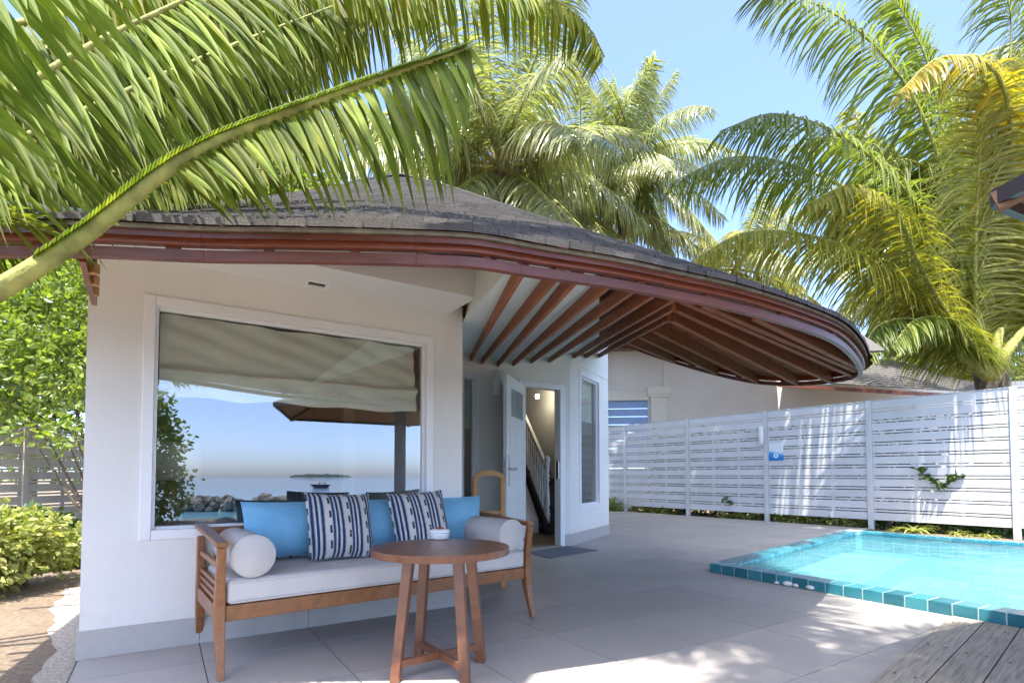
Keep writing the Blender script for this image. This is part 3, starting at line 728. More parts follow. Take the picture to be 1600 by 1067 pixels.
for i in range(NC - 1):
    La = (U_[i] - E_[i]).length; Lb = (U_[i + 1] - E_[i + 1]).length
    n_ = int(max(La, Lb) / EXP)
    for j in range(n_ + 1):
        off = (.5 if j % 2 else 0) + random.uniform(-.07, .07)
        def pt(c, d):
            c = max(0, min(NC - 1, c)); k_ = min(int(c), NC - 2); f_ = c - k_
            e = E_[k_].lerp(E_[k_ + 1], f_); h = U_[k_].lerp(U_[k_ + 1], f_); L = (h - e).length
            return e + (h - e) * min(d / max(L, 1e-4), 1.0)
        c0, c1 = i + off + .02, i + 1 + off - .02
        d0 = j * EXP - .012 + random.uniform(-.004, .004); d1 = (j + 1) * EXP + .015
        L = (La + Lb) / 2
        if d0 > L - .02: continue
        a, b = pt(c0, max(d0, -.01)), pt(c1, max(d0, -.01)); c, d = pt(c1, d1), pt(c0, d1)
        if j == 0: a += (a - d).normalized() * .012; b += (b - c).normalized() * .012
        up = V((0, 0, 1)); lift = .022 + random.uniform(0, .010)
        g_ = random.uniform(.55, 1.25)
        singles.append((j, (a, b, c, d), lift, g_))
singles.sort(key=lambda x: x[0])
rest = MB()
for idx, (j, (a, b, c, d), lift, g_) in enumerate(singles):
    m = MB() if idx < 300 else rest
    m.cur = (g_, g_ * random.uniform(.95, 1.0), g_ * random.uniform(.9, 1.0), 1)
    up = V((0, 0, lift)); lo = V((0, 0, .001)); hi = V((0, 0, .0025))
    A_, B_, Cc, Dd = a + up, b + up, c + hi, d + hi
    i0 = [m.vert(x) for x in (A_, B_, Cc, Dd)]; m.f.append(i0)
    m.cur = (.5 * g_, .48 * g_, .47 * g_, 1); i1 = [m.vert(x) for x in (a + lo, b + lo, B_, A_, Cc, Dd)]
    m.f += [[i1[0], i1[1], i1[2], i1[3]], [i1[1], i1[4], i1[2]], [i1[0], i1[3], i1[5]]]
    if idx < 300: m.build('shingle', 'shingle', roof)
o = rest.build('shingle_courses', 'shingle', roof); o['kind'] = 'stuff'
# ridge cap pieces along the right hip
for i in range(26, len(hipc) - 3, 2):
    p, q = hipc[i], hipc[i + 2]; m = MB(); m.cur = (random.uniform(.75, 1.1),) * 3 + (1,)
    m.bar(p + V((0, 0, .012)), q + V((0, 0, .008)), .2, .014); m.build('hip_cap', 'shingle', roof)

# rafters under the front eave
def raft(p, q, wd=.026, ht=.07, name='rafter'):
    m = MB(); L = (q - p).length; m.box(0, L, -wd / 2, wd / 2, 0, ht)
    o = m.build(name, 'rafter_wood', villa, bevel=.003)
    d = (q - p).normalized(); y = V((0, 0, 1)).cross(d).normalized(); z = d.cross(y)
    o.matrix_world = Matrix.Translation(p) @ Matrix((d, y, z)).transposed().to_4x4(); return o
RA = [(736, 564, 819, 425), (753, 569, 874, 432), (778, 573, 904, 438), (802, 572, 956, 446), (830, 568, 995, 454), (858, 567, 1028, 460)]
for x0, y0, x1, y1 in RA:
    p = ont(x0, y0, TD); q = onz(x1, y1, 1.845); raft(p, q + (q - p).normalized() * .05)
K = [at(1056, 469, 2.62), at(1053, 485, 2.99), at(1046, 501, 3.34)]
W9 = pb(936, 559)
raft(pb(897, 560), K[0]); raft(pb(915, 560), K[1]); raft(W9, K[2])
hipd = K[2] - W9
far = [(1336, 591, 4.5), (1299, 599, 4.83), (1245, 602, 5.22), (1184, 599.5, 5.72), (1121, 586, 6.37), (1055, 567.5, 7.17), (998, 548.5, 7.97)]
starts = K + [W9 + hipd * k_ for k_ in (.88, .77, .63, .48)]
fars = [at(*f) for f in far]
for p, q in zip(starts, fars): raft(p + (q - p).normalized() * .03, q + V((0, 0, .0)), .034, .095)
# boarded ceiling over them: each board its own
for i in range(len(starts) - 1):
    n_ = 9
    for k_ in range(n_):
        f0, f1 = k_ / n_ + .004, (k_ + 1) / n_ - .004; u_ = V((0, 0, .098))
        a, b = starts[i].lerp(fars[i], f0), starts[i].lerp(fars[i], f1); c, d = starts[i + 1].lerp(fars[i + 1], f1), starts[i + 1].lerp(fars[i + 1], f0)
        q = [a, b, c, d]
        m = MB(); m.hexa([v + u_ for v in q][::-1], [v + u_ + V((0, 0, .018)) for v in q][::-1]); m.build('ceiling_board', 'rafter_wood', villa)
m = MB(); q = [starts[0], at(1349, 575, 4.05), fars[0]]; m.hexa([v + V((0, 0, .12)) for v in q][::-1], [v + V((0, 0, .14)) for v in q][::-1]); m.build('ceiling_board', 'rafter_wood', villa)
for p, q in ((at(1100, 480, 2.7), at(1338, 582, 4.3)), (at(1180, 500, 2.85), at(1342, 578, 4.2))): raft(p, q, .04, .08)
lines = [(ont(x0, y0, TD), onz(x1, y1, 1.845)) for x0, y0, x1, y1 in RA] + [(pb(897, 560), K[0]), (pb(915, 560), K[1])]
def cutx(p, q, x):
    f_ = 0.0
    while f_ < .985:
        v = p.lerp(q, f_)
        if HX + F * v.x / v.y > x: break
        f_ += .005
    return f_
pz = lambda t: lines[0][1].z + (lines[0][0].z - lines[0][1].z) * (t - lines[0][1].dot(BX)) / (TD - lines[0][1].dot(BX))
lines.insert(0, (st(sR + .03, TD, pz(TD)), st(sR + .03, TW + .02, pz(TW + .02))))
m = MB(); q = [lines[0][1] + V((0, 0, .09)), lines[1][1] + V((0, 0, .09)), st(sE + .004, TS, 2.5)]; m.hexa([v + BX * .012 for v in q], q); m.build('added_ceiling_panel', 'pool_lit_panel', villa)  # panels added above the rafters to carry the painted pool light
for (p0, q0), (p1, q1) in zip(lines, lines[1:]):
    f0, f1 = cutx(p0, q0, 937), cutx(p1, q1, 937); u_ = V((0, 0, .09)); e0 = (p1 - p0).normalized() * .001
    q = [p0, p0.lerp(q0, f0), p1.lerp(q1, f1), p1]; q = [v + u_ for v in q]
    q[0] += e0; q[1] += e0; m = MB(); m.hexa(q[::-1], [v + V((0, 0, .015)) for v in q][::-1]); m.build('added_ceiling_panel', 'pool_lit_panel', villa)
# short battens across the left rafters
for f_ in (.25, .38, .51, .64, .77):
    for (i, j) in ((4, 5), (3, 4)):
        a = ont(RA[i][0], RA[i][1], TD).lerp(onz(RA[i][2], RA[i][3], 1.845), 1 - f_ * .7); b = ont(RA[j][0], RA[j][1], TD).lerp(onz(RA[j][2], RA[j][3], 1.845), 1 - f_ * .7)
        m = MB(); m.bar(a + V((0, 0, .125)), b + V((0, 0, .125)), .03, .02); m.build('batten', 'rafter_wood', villa)
# left verge: brown soffit boards beside the wall corner
r_ = [V((-1.60, 2.0, 1.82)), V((-1.78, 2.26, 1.82)), V((-1.955, 2.52, 1.82))]; r2 = [V((-1.545, 2.0, 1.82)), V((-1.745, 2.26, 1.82)), V((-1.945, 2.52, 1.82))]
for a, b in zip(r_, r_[1:]):
    m = MB(); m.bar(a, b, .02, .05); m.build('verge_board', 'mahogany', villa)
m = MB(); m.grid([[v + V((0, 0, .03)) for v in r_], [v + V((0, 0, .03)) for v in r2]]); m.build('verge_soffit', 'mahogany', villa)
for f_ in (.25, .5, .75):
    a, b = r_[0].lerp(r_[2], f_), r2[0].lerp(r2[2], f_); m = MB(); m.bar(a, b, .03, .04); m.build('verge_rafter', 'pale_wood', villa)

# ------------------------------------------------------------------ inside the doorway
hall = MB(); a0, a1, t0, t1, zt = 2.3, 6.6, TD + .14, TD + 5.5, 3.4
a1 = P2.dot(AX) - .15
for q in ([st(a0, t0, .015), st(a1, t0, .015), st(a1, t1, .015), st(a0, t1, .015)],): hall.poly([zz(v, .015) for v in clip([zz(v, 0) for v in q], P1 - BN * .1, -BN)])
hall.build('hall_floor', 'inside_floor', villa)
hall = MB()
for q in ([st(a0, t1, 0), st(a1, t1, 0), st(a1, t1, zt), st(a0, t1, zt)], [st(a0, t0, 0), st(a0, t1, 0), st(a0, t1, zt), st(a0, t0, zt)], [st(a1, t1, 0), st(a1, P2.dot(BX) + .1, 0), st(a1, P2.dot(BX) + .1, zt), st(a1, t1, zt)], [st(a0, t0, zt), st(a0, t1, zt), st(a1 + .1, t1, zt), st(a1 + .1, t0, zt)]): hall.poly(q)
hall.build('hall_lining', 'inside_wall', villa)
stairs = thing('staircase', 'dark stairs with white turned balusters inside the open doorway', 'staircase')
n0 = V((.60, 9.25, 0)); dn = V((-.23, .97, 0)).normalized(); side = V((dn.y, -dn.x, 0)); NS = 10; run, rise = .215, .155
for i in range(NS):
    p = n0 + dn * (i * run - .12); z1 = .02 + (i + 1) * rise
    q = [p - side * .03, p + side * .85, p + side * .85 + dn * (run + .02), p - side * .03 + dn * (run + .02)]
    m = MB(); m.hexa([zz(v, max(.016, z1 - .5)) for v in q], [zz(v, z1) for v in q]); m.build('step', 'stair_dark', stairs)
m = MB(); q = [n0 - side * .05 - dn * .1, n0 - side * .035 - dn * .1, n0 - side * .035 + dn * 2.2, n0 - side * .05 + dn * 2.2]
m.hexa([zz(q[0], .02), zz(q[1], .02), zz(q[2], 1.0), zz(q[3], 1.0)], [zz(q[0], .25), zz(q[1], .25), zz(q[2], 1.9), zz(q[3], 1.9)]); m.build('stringer', 'stair_dark', stairs)
def turned(m, p, h, r):
    prof = [(r, 0), (r, h * .16), (r * .7, h * .18), (r * 1.1, h * .21), (r * .6, h * .24), (r * 1.05, h * .32), (r * .75, h * .55), (r * .55, h * .68), (r * 1.0, h * .71), (r * .6, h * .74), (r * .95, h * .78), (r * .7, h * .82), (r * .9, h * 1.0)]
    m.lathe(prof, 10, p)
m = MB(); turned(m, zz(n0, .20), 1.02, .045); m.lathe([(.02, 1.21), (.045, 1.24), (.055, 1.275), (.045, 1.31), (.015, 1.335)], 12, zz(n0, 0)); m.build('newel_post', 'stair_white', stairs, smooth=True)
for i in range(1, 15):
    p = n0 + dn * (i * .15); z0_ = .17 + i * .15 * rise / run * 1.0
    m = MB(); turned(m, zz(p, z0_), .86, .024); m.build('baluster', 'stair_white', stairs, smooth=True)
m = MB(); m.bar(zz(n0, 1.13), zz(n0 + dn * 2.2, 1.09 + 2.2 * rise / run), .06, .06); m.build('handrail', 'stair_white', stairs, bevel=.01)
m = MB(); q = [n0 - side * .3 + dn * .2, n0 - side * .1 + dn * .2, n0 - side * .1 + dn * 1.5, n0 - side * .9 + dn * 1.5]; m.hexa([zz(v, .016) for v in q], [zz(q[0], .25), zz(q[1], .25), zz(q[2], 1.2), zz(q[3], 1.2)]); m.build('under_stair_panel', 'stair_white', stairs)
b_ = onz(846, 832); m = MB(); m.lathe([(.14, 0), (.21, .05), (.23, .14), (.2, .26), (.1, .31), (.02, .3)], 14)
o = m.build('bag', 'bag', smooth=True); o.location = (b_.x, b_.y, .02); o.scale = (1.1, .7, .8); tag(o, 'black bag slumped on the floor inside the doorway', 'bag')
l_ = at(840, 619, 10.2); m = MB(); m.box(-.03, .03, -.03, .03, -.035, .035); o = m.build('spot_light', 'spot_lit'); o.location = l_; tag(o, 'small lit square wall light high inside the doorway', 'light')
# interior table lamp seen through the big pane
pL = ont(268, 740, TW + .75); tl = thing('table_lamp', 'table lamp with beige shade behind the left of the big window', 'lamp', (pL.x, pL.y, .55))
m = MB(); m.lathe([(.09, 0), (.1, .02), (.05, .06), (.07, .2), (.04, .38), (.015, .45)], 16); m.build('base', 'lamp_base', tl, smooth=True)
m = MB(); m.lathe([(.19, .42), (.17, .68)], 24); m.build('shade', 'shade_cloth', tl, smooth=True)
m = MB(); m.box(-.3, .4, -.25, .25, -.535, -.001); o = m.build('side_cabinet', 'inside_floor'); o.location = (pL.x, pL.y, .55); o.rotation_euler = (0, 0, rot); tag(o, 'low brown cabinet carrying the lamp behind the big window', 'cabinet')

# ================================================================== SLATTED FENCES
def fence(name, label, posts, h, pattern, faceN, post_w=.09, zbase=.16, fm='fence_white'):
    f = thing(name, label, 'fence'); d = (posts[-1] - posts[0]).normalized()
    for p in posts:
        m = MB(); q = [p - d * post_w / 2 - faceN * .035, p + d * post_w / 2 - faceN * .035, p + d * post_w / 2 + faceN * .045, p - d * post_w / 2 + faceN * .045]
        if sum(x.x * y.y - x.y * y.x for x, y in zip(q, q[1:] + q[:1])) < 0: q = q[::-1]
        m.hexa([zz(v, -.03) for v in q], [zz(v, h + .012) for v in q]); m.build('post', fm, f, bevel=.006)
    for a, b in zip(posts, posts[1:]):
        a2, b2 = a + d * (post_w / 2 + .004), b - d * (post_w / 2 + .004)
        def board(z0, z1, n0, n1, A=a2, B=b2, nm='slat'):
            q = [A + faceN * n0, B + faceN * n0, B + faceN * n1, A + faceN * n1]
            if sum(x.x * y.y - x.y * y.x for x, y in zip(q, q[1:] + q[:1])) < 0: q = q[::-1]
            m = MB(); m.hexa([zz(v, z0) for v in q], [zz(v, z1) for v in q]); m.build(nm, fm, f)
        z = zbase; first = True
        while z < h - .06:
            for wd, gap in pattern:
                top_ = min(z + wd, h)
                if z < h - .02: j_ = random.uniform(-.0015, .0015); board(z, top_, .0 + j_, .018 + j_)
                z = top_ + gap
        L = (b2 - a2).length
        for f_ in (.0, .345, .68, 1.0):
            c = a2.lerp(b2, f_); e = .032 if 0 < f_ < 1 else .03
            c0 = c - d * (e if f_ > 0 else 0) ; c1 = c + d * (e if f_ < 1 else 0)
            board(zbase, h - .01, -.022, -.003, c0, c1, 'batten')
        c0, c1 = a2, b2
        board(h + .001, h + .011, -.02, .03, c0, c1, 'cap_rail')
    return f
def fx(px): return onpl(px, 740, FQ, FN)
fp = [fx(x) for x in (830, 900, 977, 1075, 1198, 1360, 1587)]; fp = [zz(p, 0) for p in fp]; fp.append(fp[-1] + FDIR * 2.1)
fence('pool_fence', 'tall white slatted privacy fence behind the pool', fp, 2.43, [(.142, .017), (.036, .017)], FN)
lf0, lf1 = onz(-130, 862), onz(190, 825); lfd = (lf1 - lf0).normalized(); lfn = V((lfd.y, -lfd.x, 0))
lfn = lfn if lfn.dot(-lf0) > 0 else -lfn
fence('garden_fence', 'off-white slatted garden fence half hidden by bushes at far left', [zz(lf0, 0), zz(lf0.lerp(lf1, .42), 0), zz(lf1, 0), zz(lf1 + lfd * 2.5, 0)], 1.75, [(.125, .02), (.03, .02)], lfn, fm='fence_beige')
# lamp and sign on the pool fence
p = fx(1190); p = onpl(1192, 680, FQ + FN * .06, FN); ang = math.atan2(FDIR.y, FDIR.x)
o_ = thing('fence_lamp', 'white tube lamp fixed to a post of the pool fence', 'lamp', p, ang)
m = MB(); m.lathe([(.05, -.2), (.053, -.197), (.053, .197), (.05, .2)], 18, V((-.09 * 0, -.08, 0))); m.build('shade', 'lamp_white', o_, smooth=True)
m = MB(); m.box(-.03, .03, -.045, .0, -.03, .03); m.build('bracket', 'lamp_white', o_)
p = onpl(1212.5, 705.5, FQ + FN * .03, FN); m = MB(); m.box(-.155, .155, -.006, .006, -.19, .19); o = m.build('pool_sign', 'sign_print'); o.location = p; o.rotation_euler = (0, 0, ang)
tag(o, 'small blue and white notice hung on the pool fence', 'sign')

# ================================================================== NEIGHBOURING HOUSE
nb_ = thing('neighbour_house', 'cream neighbouring house with brown eaves behind the pool fence', 'house')
NP = V((3.2, 17.0, 0)); ND = V((.97, -.10, 0)).normalized(); NN = V((ND.y, -ND.x, 0))
pn = lambda x, y: onpl(x, y, NP, NN)
lx = lambda x, y: (pn(x, y) - NP).dot(ND)
xs_ = lx(1235, 590) + 3
wall('wall', 'cream', nb_, NP - ND * 3, ND, NN, xs_, 0, pn(1050, 530).z + .3, [(lx(949, 640) + 3, lx(1013, 640) + 3, 1.2, pn(980, 626).z)], .2)
wall('wall', 'cream', nb_, NP + ND * (xs_ - 3 + .001), ND, NN, 8, 0, pn(1300, 600).z, (), .2)
b0, b1 = lx(949, 640), lx(1013, 640); zt_ = pn(980, 626).z
n_ = 12
for i in range(n_):
    z1 = zt_ - i * .25; z0 = z1 - .235
    if z0 < 1.2: break
    m = MB(); q = [NP + ND * b0 - NN * .05, NP + ND * b1 - NN * .05]; m.hexa([zz(q[0] + NN * .03, z0), zz(q[1] + NN * .03, z0), zz(q[1] - NN * .02, z0), zz(q[0] - NN * .02, z0)], [zz(q[0], z1), zz(q[1], z1), zz(q[1] - NN * .02, z1), zz(q[0] - NN * .02, z1)]); m.build('louvre', 'blue_louvre', nb_)
def nbox(x0, x1, z0, z1, k0, k1, mat, name):
    m = MB(); q = [NP + ND * x0 + NN * k1, NP + ND * x1 + NN * k1, NP + ND * x1 + NN * k0, NP + ND * x0 + NN * k0]; m.hexa([zz(v, z0) for v in q], [zz(v, z1) for v in q]); return m.build(name, mat, nb_, bevel=.01)
zc = pn(1028, 612).z
nbox(lx(1016, 640), lx(1040, 640), 0, zc - .2, .001, .18, 'cream_trim', 'pilaster'); nbox(lx(1012, 640), lx(1044, 640), zc - .2, zc - .12, .001, .22, 'cream_trim', 'capital'); nbox(lx(1010, 640), lx(1046, 640), zc - .119, zc + .12, .001, .26, 'cream_trim', 'capital')
nbox(lx(944, 640), lx(1016, 640) - .03, zt_ + .001, zt_ + .3, .001, .08, 'cream_trim', 'lintel')
nbox(lx(1040, 640) - .05, lx(1041, 640) + .05, zc + .121, 6.0, .001, .05, 'cream_trim', 'drainpipe')
nbox(lx(944, 640) - .1, lx(947, 640), 0, 6, .001, .12, 'cream_trim', 'pilaster')
ne = cat_rom([at(1215, 604, 14.6), at(1290, 609, 14.2), at(1360, 613, 13.8), at(1440, 618, 13.5), at(1520, 622, 13.3), at(1680, 626, 13.2)], 5); nn_ = offs(ne)
sweep('fascia', 'mahogany_pink', nb_, ne, nn_, -.05, .02, 0, .09, 0)
nr = cat_rom([at(1230, 570, 17), at(1300, 563, 17), at(1360, 560, 16.8), at(1410, 566, 16.2), at(1450, 577, 15.6), at(1485, 594, 14.6), at(1505, 612, 13.8)], 5)
m = MB(); m.cur = (.9, .9, .9, 1)
A1 = resample([p + V((0, 0, .16)) for p in ne], 24); B1 = resample(nr, 24)
for j in range(14):
    r0 = [a.lerp(b, j / 14) + V((0, 0, .03)) for a, b in zip(A1, B1)]; r1 = [a.lerp(b, (j + 1.1) / 14) for a, b in zip(A1, B1)]
    rb = [a.lerp(b, j / 14) for a, b in zip(A1, B1)]
    m.grid([r0, r1]); m.grid([rb, r0])
m.build('roof', 'shingle', nb_)
m = MB(); m.hexa([V((2.4, 14.9, 4.9)), V((8.0, 14.3, 4.9)), V((8.0, 17.4, 4.9)), V((2.4, 17.4, 4.9))], [V((2.4, 14.9, 5.02)), V((8.0, 14.3, 5.02)), V((8.0, 17.4, 5.2)), V((2.4, 17.4, 5.4))]); m.build('upper_eave', 'mahogany', nb_)

# ================================================================== FURNITURE
# sofa
fl, fr_ = onz(345, 1063), onz(826, 962); sd_ = (fr_ - fl); SL = sd_.length; srot = math.atan2(sd_.y, sd_.x) - R(1.5)
sofa = thing('sofa', 'long wooden daybed sofa with grey seat cushion under the big window', 'sofa', fl, srot)
D = .74                                     # local: x along, y back
def curved_leg(x, y, fwd):
    m = MB(); pts = [(x, y + fwd * .085, 0), (x, y + fwd * .045, .10), (x, y + fwd * .012, .22), (x, y, .34), (x, y + fwd * .015, .46), (x, y + fwd * .045, .64)]
    rings = []
    for k_, (px_, py_, pz_) in enumerate(pts):
        wd = (.032, .04, .048, .05, .045, .04)[k_]; dp = (.028, .04, .055, .06, .045, .04)[k_]
        rings.append([m.vert((px_ - wd / 2, py_ - dp / 2, pz_)), m.vert((px_ + wd / 2, py_ - dp / 2, pz_)), m.vert((px_ + wd / 2, py_ + dp / 2, pz_)), m.vert((px_ - wd / 2, py_ + dp / 2, pz_))])
    for a, b in zip(rings, rings[1:]):
        for i in range(4): m.f.append([a[i], a[(i + 1) % 4], b[(i + 1) % 4], b[i]])
    m.f.append(rings[0][::-1]); m.f.append(rings[-1]); m.build('leg', 'teak', sofa, bevel=.005)
yf = .085
curved_leg(.0, yf, -1); curved_leg(SL, yf, -1); curved_leg(.0, yf + D - .1, .6); curved_leg(SL, yf + D - .1, .6)
def sbox(nm, x0, x1, y0, y1, z0, z1, mat='teak', bev=.004, par=sofa):
    m = MB(); m.box(x0, x1, y0, y1, z0, z1); return m.build(nm, mat, par, bevel=bev)
sbox('front_rail', .026, SL - .026, yf - .02, yf + .02, .265, .345); sbox('back_rail', .026, SL - .026, yf + D - .12, yf + D - .08, .265, .345)
for x in (0, SL):
    sbox('side_rail', x - .02, x + .02, yf + .031, yf + D - .131, .265, .345)
    m = MB(); m.bar((x, yf - .06, .655), (x, yf + D - .02, .70), .055, .03); m.build('arm_rail', 'teak', sofa, bevel=.006)
    sbox('arm_rail', x - .012, x + .012, yf + .031, yf + D - .131, .53, .56)
    for k_ in range(3): zz_ = .355 + k_ * .04; sbox('arm_slat', x - .009, x + .009, yf + .02, yf + D - .12, zz_, zz_ + .022, bev=.003)
sbox('back_top_rail', .03, SL - .03, yf + D - .12, yf + D - .08, .64, .69)
for k_ in range(22): x = .08 + k_ * (SL - .16) / 21; sbox('back_slat', x - .012, x + .012, yf + D - .108, yf + D - .092, .346, .639, bev=.002)
for k_ in range(9): y = yf + .03 + k_ * .07; sbox('seat_slat', .03, SL - .03, y, y + .045, .325, .343, bev=.002)
def cushion(name, mat, W, H, Tt, par, loc, rotm, label=None, cat=None, group=None, pinch=.06, n=14, power=2.4):
    m = MB(); f_, b_ = [], []
    rows = {1: [], -1: []}
    for sgn in (1, -1):
        for j in range(n + 1):
            row = []
            for i in range(n + 1):
                u, v = 2 * i / n - 1, 2 * j / n - 1
                k_ = (1 - abs(u) ** power) * (1 - abs(v) ** power)
                pin = 1 - pinch * (1 - (u * u)) * abs(v) ** 3; pin2 = 1 - pinch * (1 - v * v) * abs(u) ** 3
                row.append(V((u * W / 2 * pin2, sgn * Tt / 2 * max(k_, 0) ** .55 + .004 * math.sin(7 * u + 3 * v) * k_, v * H / 2 * pin)))
            rows[sgn].append(row)
    m.grid([r[::-1] for r in rows[1]]); m.grid(rows[-1])
    o = m.build(name, mat, par, smooth=True); o.matrix_local = Matrix.Translation(loc) @ rotm
    if label: tag(o, label, cat, group)
    return o
def slab(name, x0, x1, y0, y1, z0, z1, mat, par, r=.03):
    m = MB(); m.box(x0, x1, y0, y1, z0, z1); o = m.build(name, mat, par, smooth=True)
    b = o.modifiers.new('bevel', 'BEVEL'); b.width = r; b.segments = 5; return o
so = slab('seat_cushion', .03, SL - .03, yf - .03, yf + D - .125, .347, .475, 'seat_cloth', sofa, .028)
pm = MB()
for z in (.36, .462):
    pm.tube([(.05, yf - .034, z), (SL - .05, yf - .034, z)], .004, 6)
pm.build('piping', 'seat_cloth', so, smooth=True)
SM = Matrix.Translation(fl) @ Matrix.Rotation(srot, 4, 'Z')
def on_sofa(x, y, z): return SM @ V((x, y, z))
for x, lab in ((.15, 'grey bolster cushion at the left end of the sofa'), (SL - .15, 'grey bolster cushion at the right end of the sofa')):
    rad = .108; b_ = thing('bolster', lab, 'cushion', on_sofa(x, yf - .035, .477 + rad), srot, 'bolsters on the sofa')
    m = MB(); n_ = 28; prof = [(0.0, .0), (rad * .9, .0), (rad * .985, .008), (rad, .022), (rad * 1.01, .28), (rad, .53), (rad * .985, .548), (rad * .9, .555), (0, .555)]
    rg = [[m.vert((r * math.cos(6.2832 * i / n_), y, r * math.sin(6.2832 * i / n_))) for i in range(n_)] for r, y in prof[1:-1]]
    for p, q in zip(rg, rg[1:]):
        for i in range(n_): m.f.append([p[i], q[i], q[(i + 1) % n_], p[(i + 1) % n_]])
    m.f.append(rg[0]); m.f.append(rg[-1][::-1]); m.build('cover', 'bolster', b_, smooth=True)
    m = MB(); m.tube([(rad * .985 * math.cos(6.2832 * i / 32), .006, rad * .985 * math.sin(6.2832 * i / 32)) for i in range(33)], .004, 6, False); m.build('piping', 'bolster', b_, smooth=True)
def srm(lean, yaw=0, roll=0): return Matrix.Rotation(srot + R(yaw), 4, 'Z') @ Matrix.Rotation(R(-lean), 4, 'X') @ Matrix.Rotation(R(roll), 4, 'Y')
for x, W, lab in ((.52, .66, 'blue velvet back cushion at the left end of the sofa'), (1.10, .5, 'blue velvet back cushion in the middle of the sofa between striped pillows'), (1.62, .62, 'blue velvet back cushion at the right end of the sofa')):
    cushion('back_cushion', 'blue_velvet', W, .36, .17, None, on_sofa(x, yf + D - .225, .665), srm(10, random.uniform(-2, 2)), lab, 'cushion', 'blue cushions on the sofa')
for (x, yaw, roll, lab) in ((.735, 3, 2, 'striped blue and white pillow on the sofa, left of the two'), (1.30, -3, -3, 'striped blue and white pillow on the sofa, right of the two')):
    cushion('striped_pillow', 'stripe_cloth', .43, .43, .15, None, on_sofa(x, yf + D - .40, .685), srm(20, yaw, roll), lab, 'pillow', 'striped pillows on the sofa', .05)

# round table
tb = onz(684, 1048); tc_ = at(689, 853, 2.82); tb = V((tc_.x, tc_.y + .0, 0))
tab = thing('side_table', 'round dark wood side table with four splayed legs before the sofa', 'table', tb, R(-9))
ZTOP = tc_.z; RT = .352
for i in range(7):                           # boards of the top
    y0, y1 = -RT + i * 2 * RT / 7 + .0008, -RT + (i + 1) * 2 * RT / 7 - .0008; ring = []
    for k_ in range(13): y = y0 + (y1 - y0) * k_ / 12; ring.append(V((math.sqrt(max(RT * RT - y * y, 0)), y, 0)))
    ring += [V((-p.x, p.y, 0)) for p in ring[::-1]]
    m = MB(); m.hexa([zz(p, ZTOP - .036) for p in ring], [zz(p, ZTOP) for p in ring]); m.build('top_board', 'table_wood', tab, bevel=.003)
m = MB(); m.lathe([(.21, ZTOP - .058), (.21, ZTOP - .037)], 24); m.build('under_plate', 'table_wood', tab)
for sx in (-1, 1):
    for sy in (-1, 1):
        m = MB(); m.bar((sx * .175, sy * .175, 0), (sx * .125, sy * .125, ZTOP - .037), .046, .046, up=V((0, 1, 0)), w2=.05, h2=.05); m.build('leg', 'table_wood', tab, bevel=.004)
m = MB(); m.bar((-.165, -.165, .085), (.165, .165, .085), .03, .036); m.build('stretcher', 'table_wood', tab, bevel=.003)
for s_ in (-1, 1):
    m = MB(); m.bar((s_ * .165, -s_ * .165, .085), (s_ * .013, -s_ * .013, .085), .03, .036); m.build('stretcher', 'table_wood', tab, bevel=.003)
pa = onz(687, 842, ZTOP); ash = thing('ashtray', 'small white lidded ceramic ashtray on the round table', 'ashtray', (pa.x, pa.y, ZTOP + .001))
m = MB(); m.lathe([(.045, 0), (.052, .006), (.055, .03), (.054, .036)], 28); m.build('bowl', 'ceramic', ash, smooth=True)
m = MB(); m.lathe([(.058, .037), (.059, .041), (.056, .052), (.04, .058)], 28); m.build('lid', 'ceramic', ash, smooth=True)
m = MB(); m.lathe([(.024, .0585), (.022, .066), (.01, .068)], 16); m.build('knob', 'red', ash, smooth=True)

# arched wooden chair behind the sofa
cp = at(764, 800, 4.85); chp = V((cp.x, cp.y, 0)); ch = thing('wooden_chair', 'pale wooden chair with open arched back behind the sofa', 'chair', chp, rot - R(10))
Wc = .30; za = at(764, 735, 4.85).z
arch = [(-Wc / 2 + .02, 0, .40), (-Wc / 2 + .02, 0, za - .10)] + [(-(Wc / 2 - .02) * math.cos(a), 0, za - .09 + .065 * math.sin(a)) for a in (.3, .7, 1.1, 1.57, 2.04, 2.44, 2.84)] + [(Wc / 2 - .02, 0, za - .10), (Wc / 2 - .02, 0, .40)]
m = MB()
for sgn, x0 in ((-1, -Wc / 2), (1, Wc / 2 - .04)): m.box(x0, x0 + .04, -.015, .015, 0, za - .08)
m.build('back_post', 'pale_wood', ch, bevel=.003)
m = MB(); outer, inner = [], []
for i in range(13):
    a = math.pi * i / 12; outer.append(V((-Wc / 2 * math.cos(a), 0, za - .079 + .085 * math.sin(a)))); inner.append(V((-(Wc / 2 - .04) * math.cos(a), 0, za - .079 + .035 * math.sin(a))))
for y in (-.015, .015): m.grid([[p + V((0, y, 0)) for p in outer], [p + V((0, y, 0)) for p in inner]] if y < 0 else [[p + V((0, y, 0)) for p in inner], [p + V((0, y, 0)) for p in outer]])
m.grid([[p + V((0, .015, 0)) for p in outer], [p + V((0, -.015, 0)) for p in outer]]); m.grid([[p + V((0, -.015, 0)) for p in inner], [p + V((0, .015, 0)) for p in inner]])
m.build('arch_rail', 'pale_wood', ch)
for z in (.66, .44): sbox('cross_rail', -Wc / 2 + .041, Wc / 2 - .041, -.012, .012, z, z + .03, 'pale_wood', .002, ch)
sbox('seat', -Wc / 2 - .03, Wc / 2 + .03, .02, .42, .43, .46, 'pale_wood', .006, ch)
for x in (-.15, .15): sbox('leg', x - .02, x + .02, .37, .41, 0, .43, 'pale_wood', .003, ch)
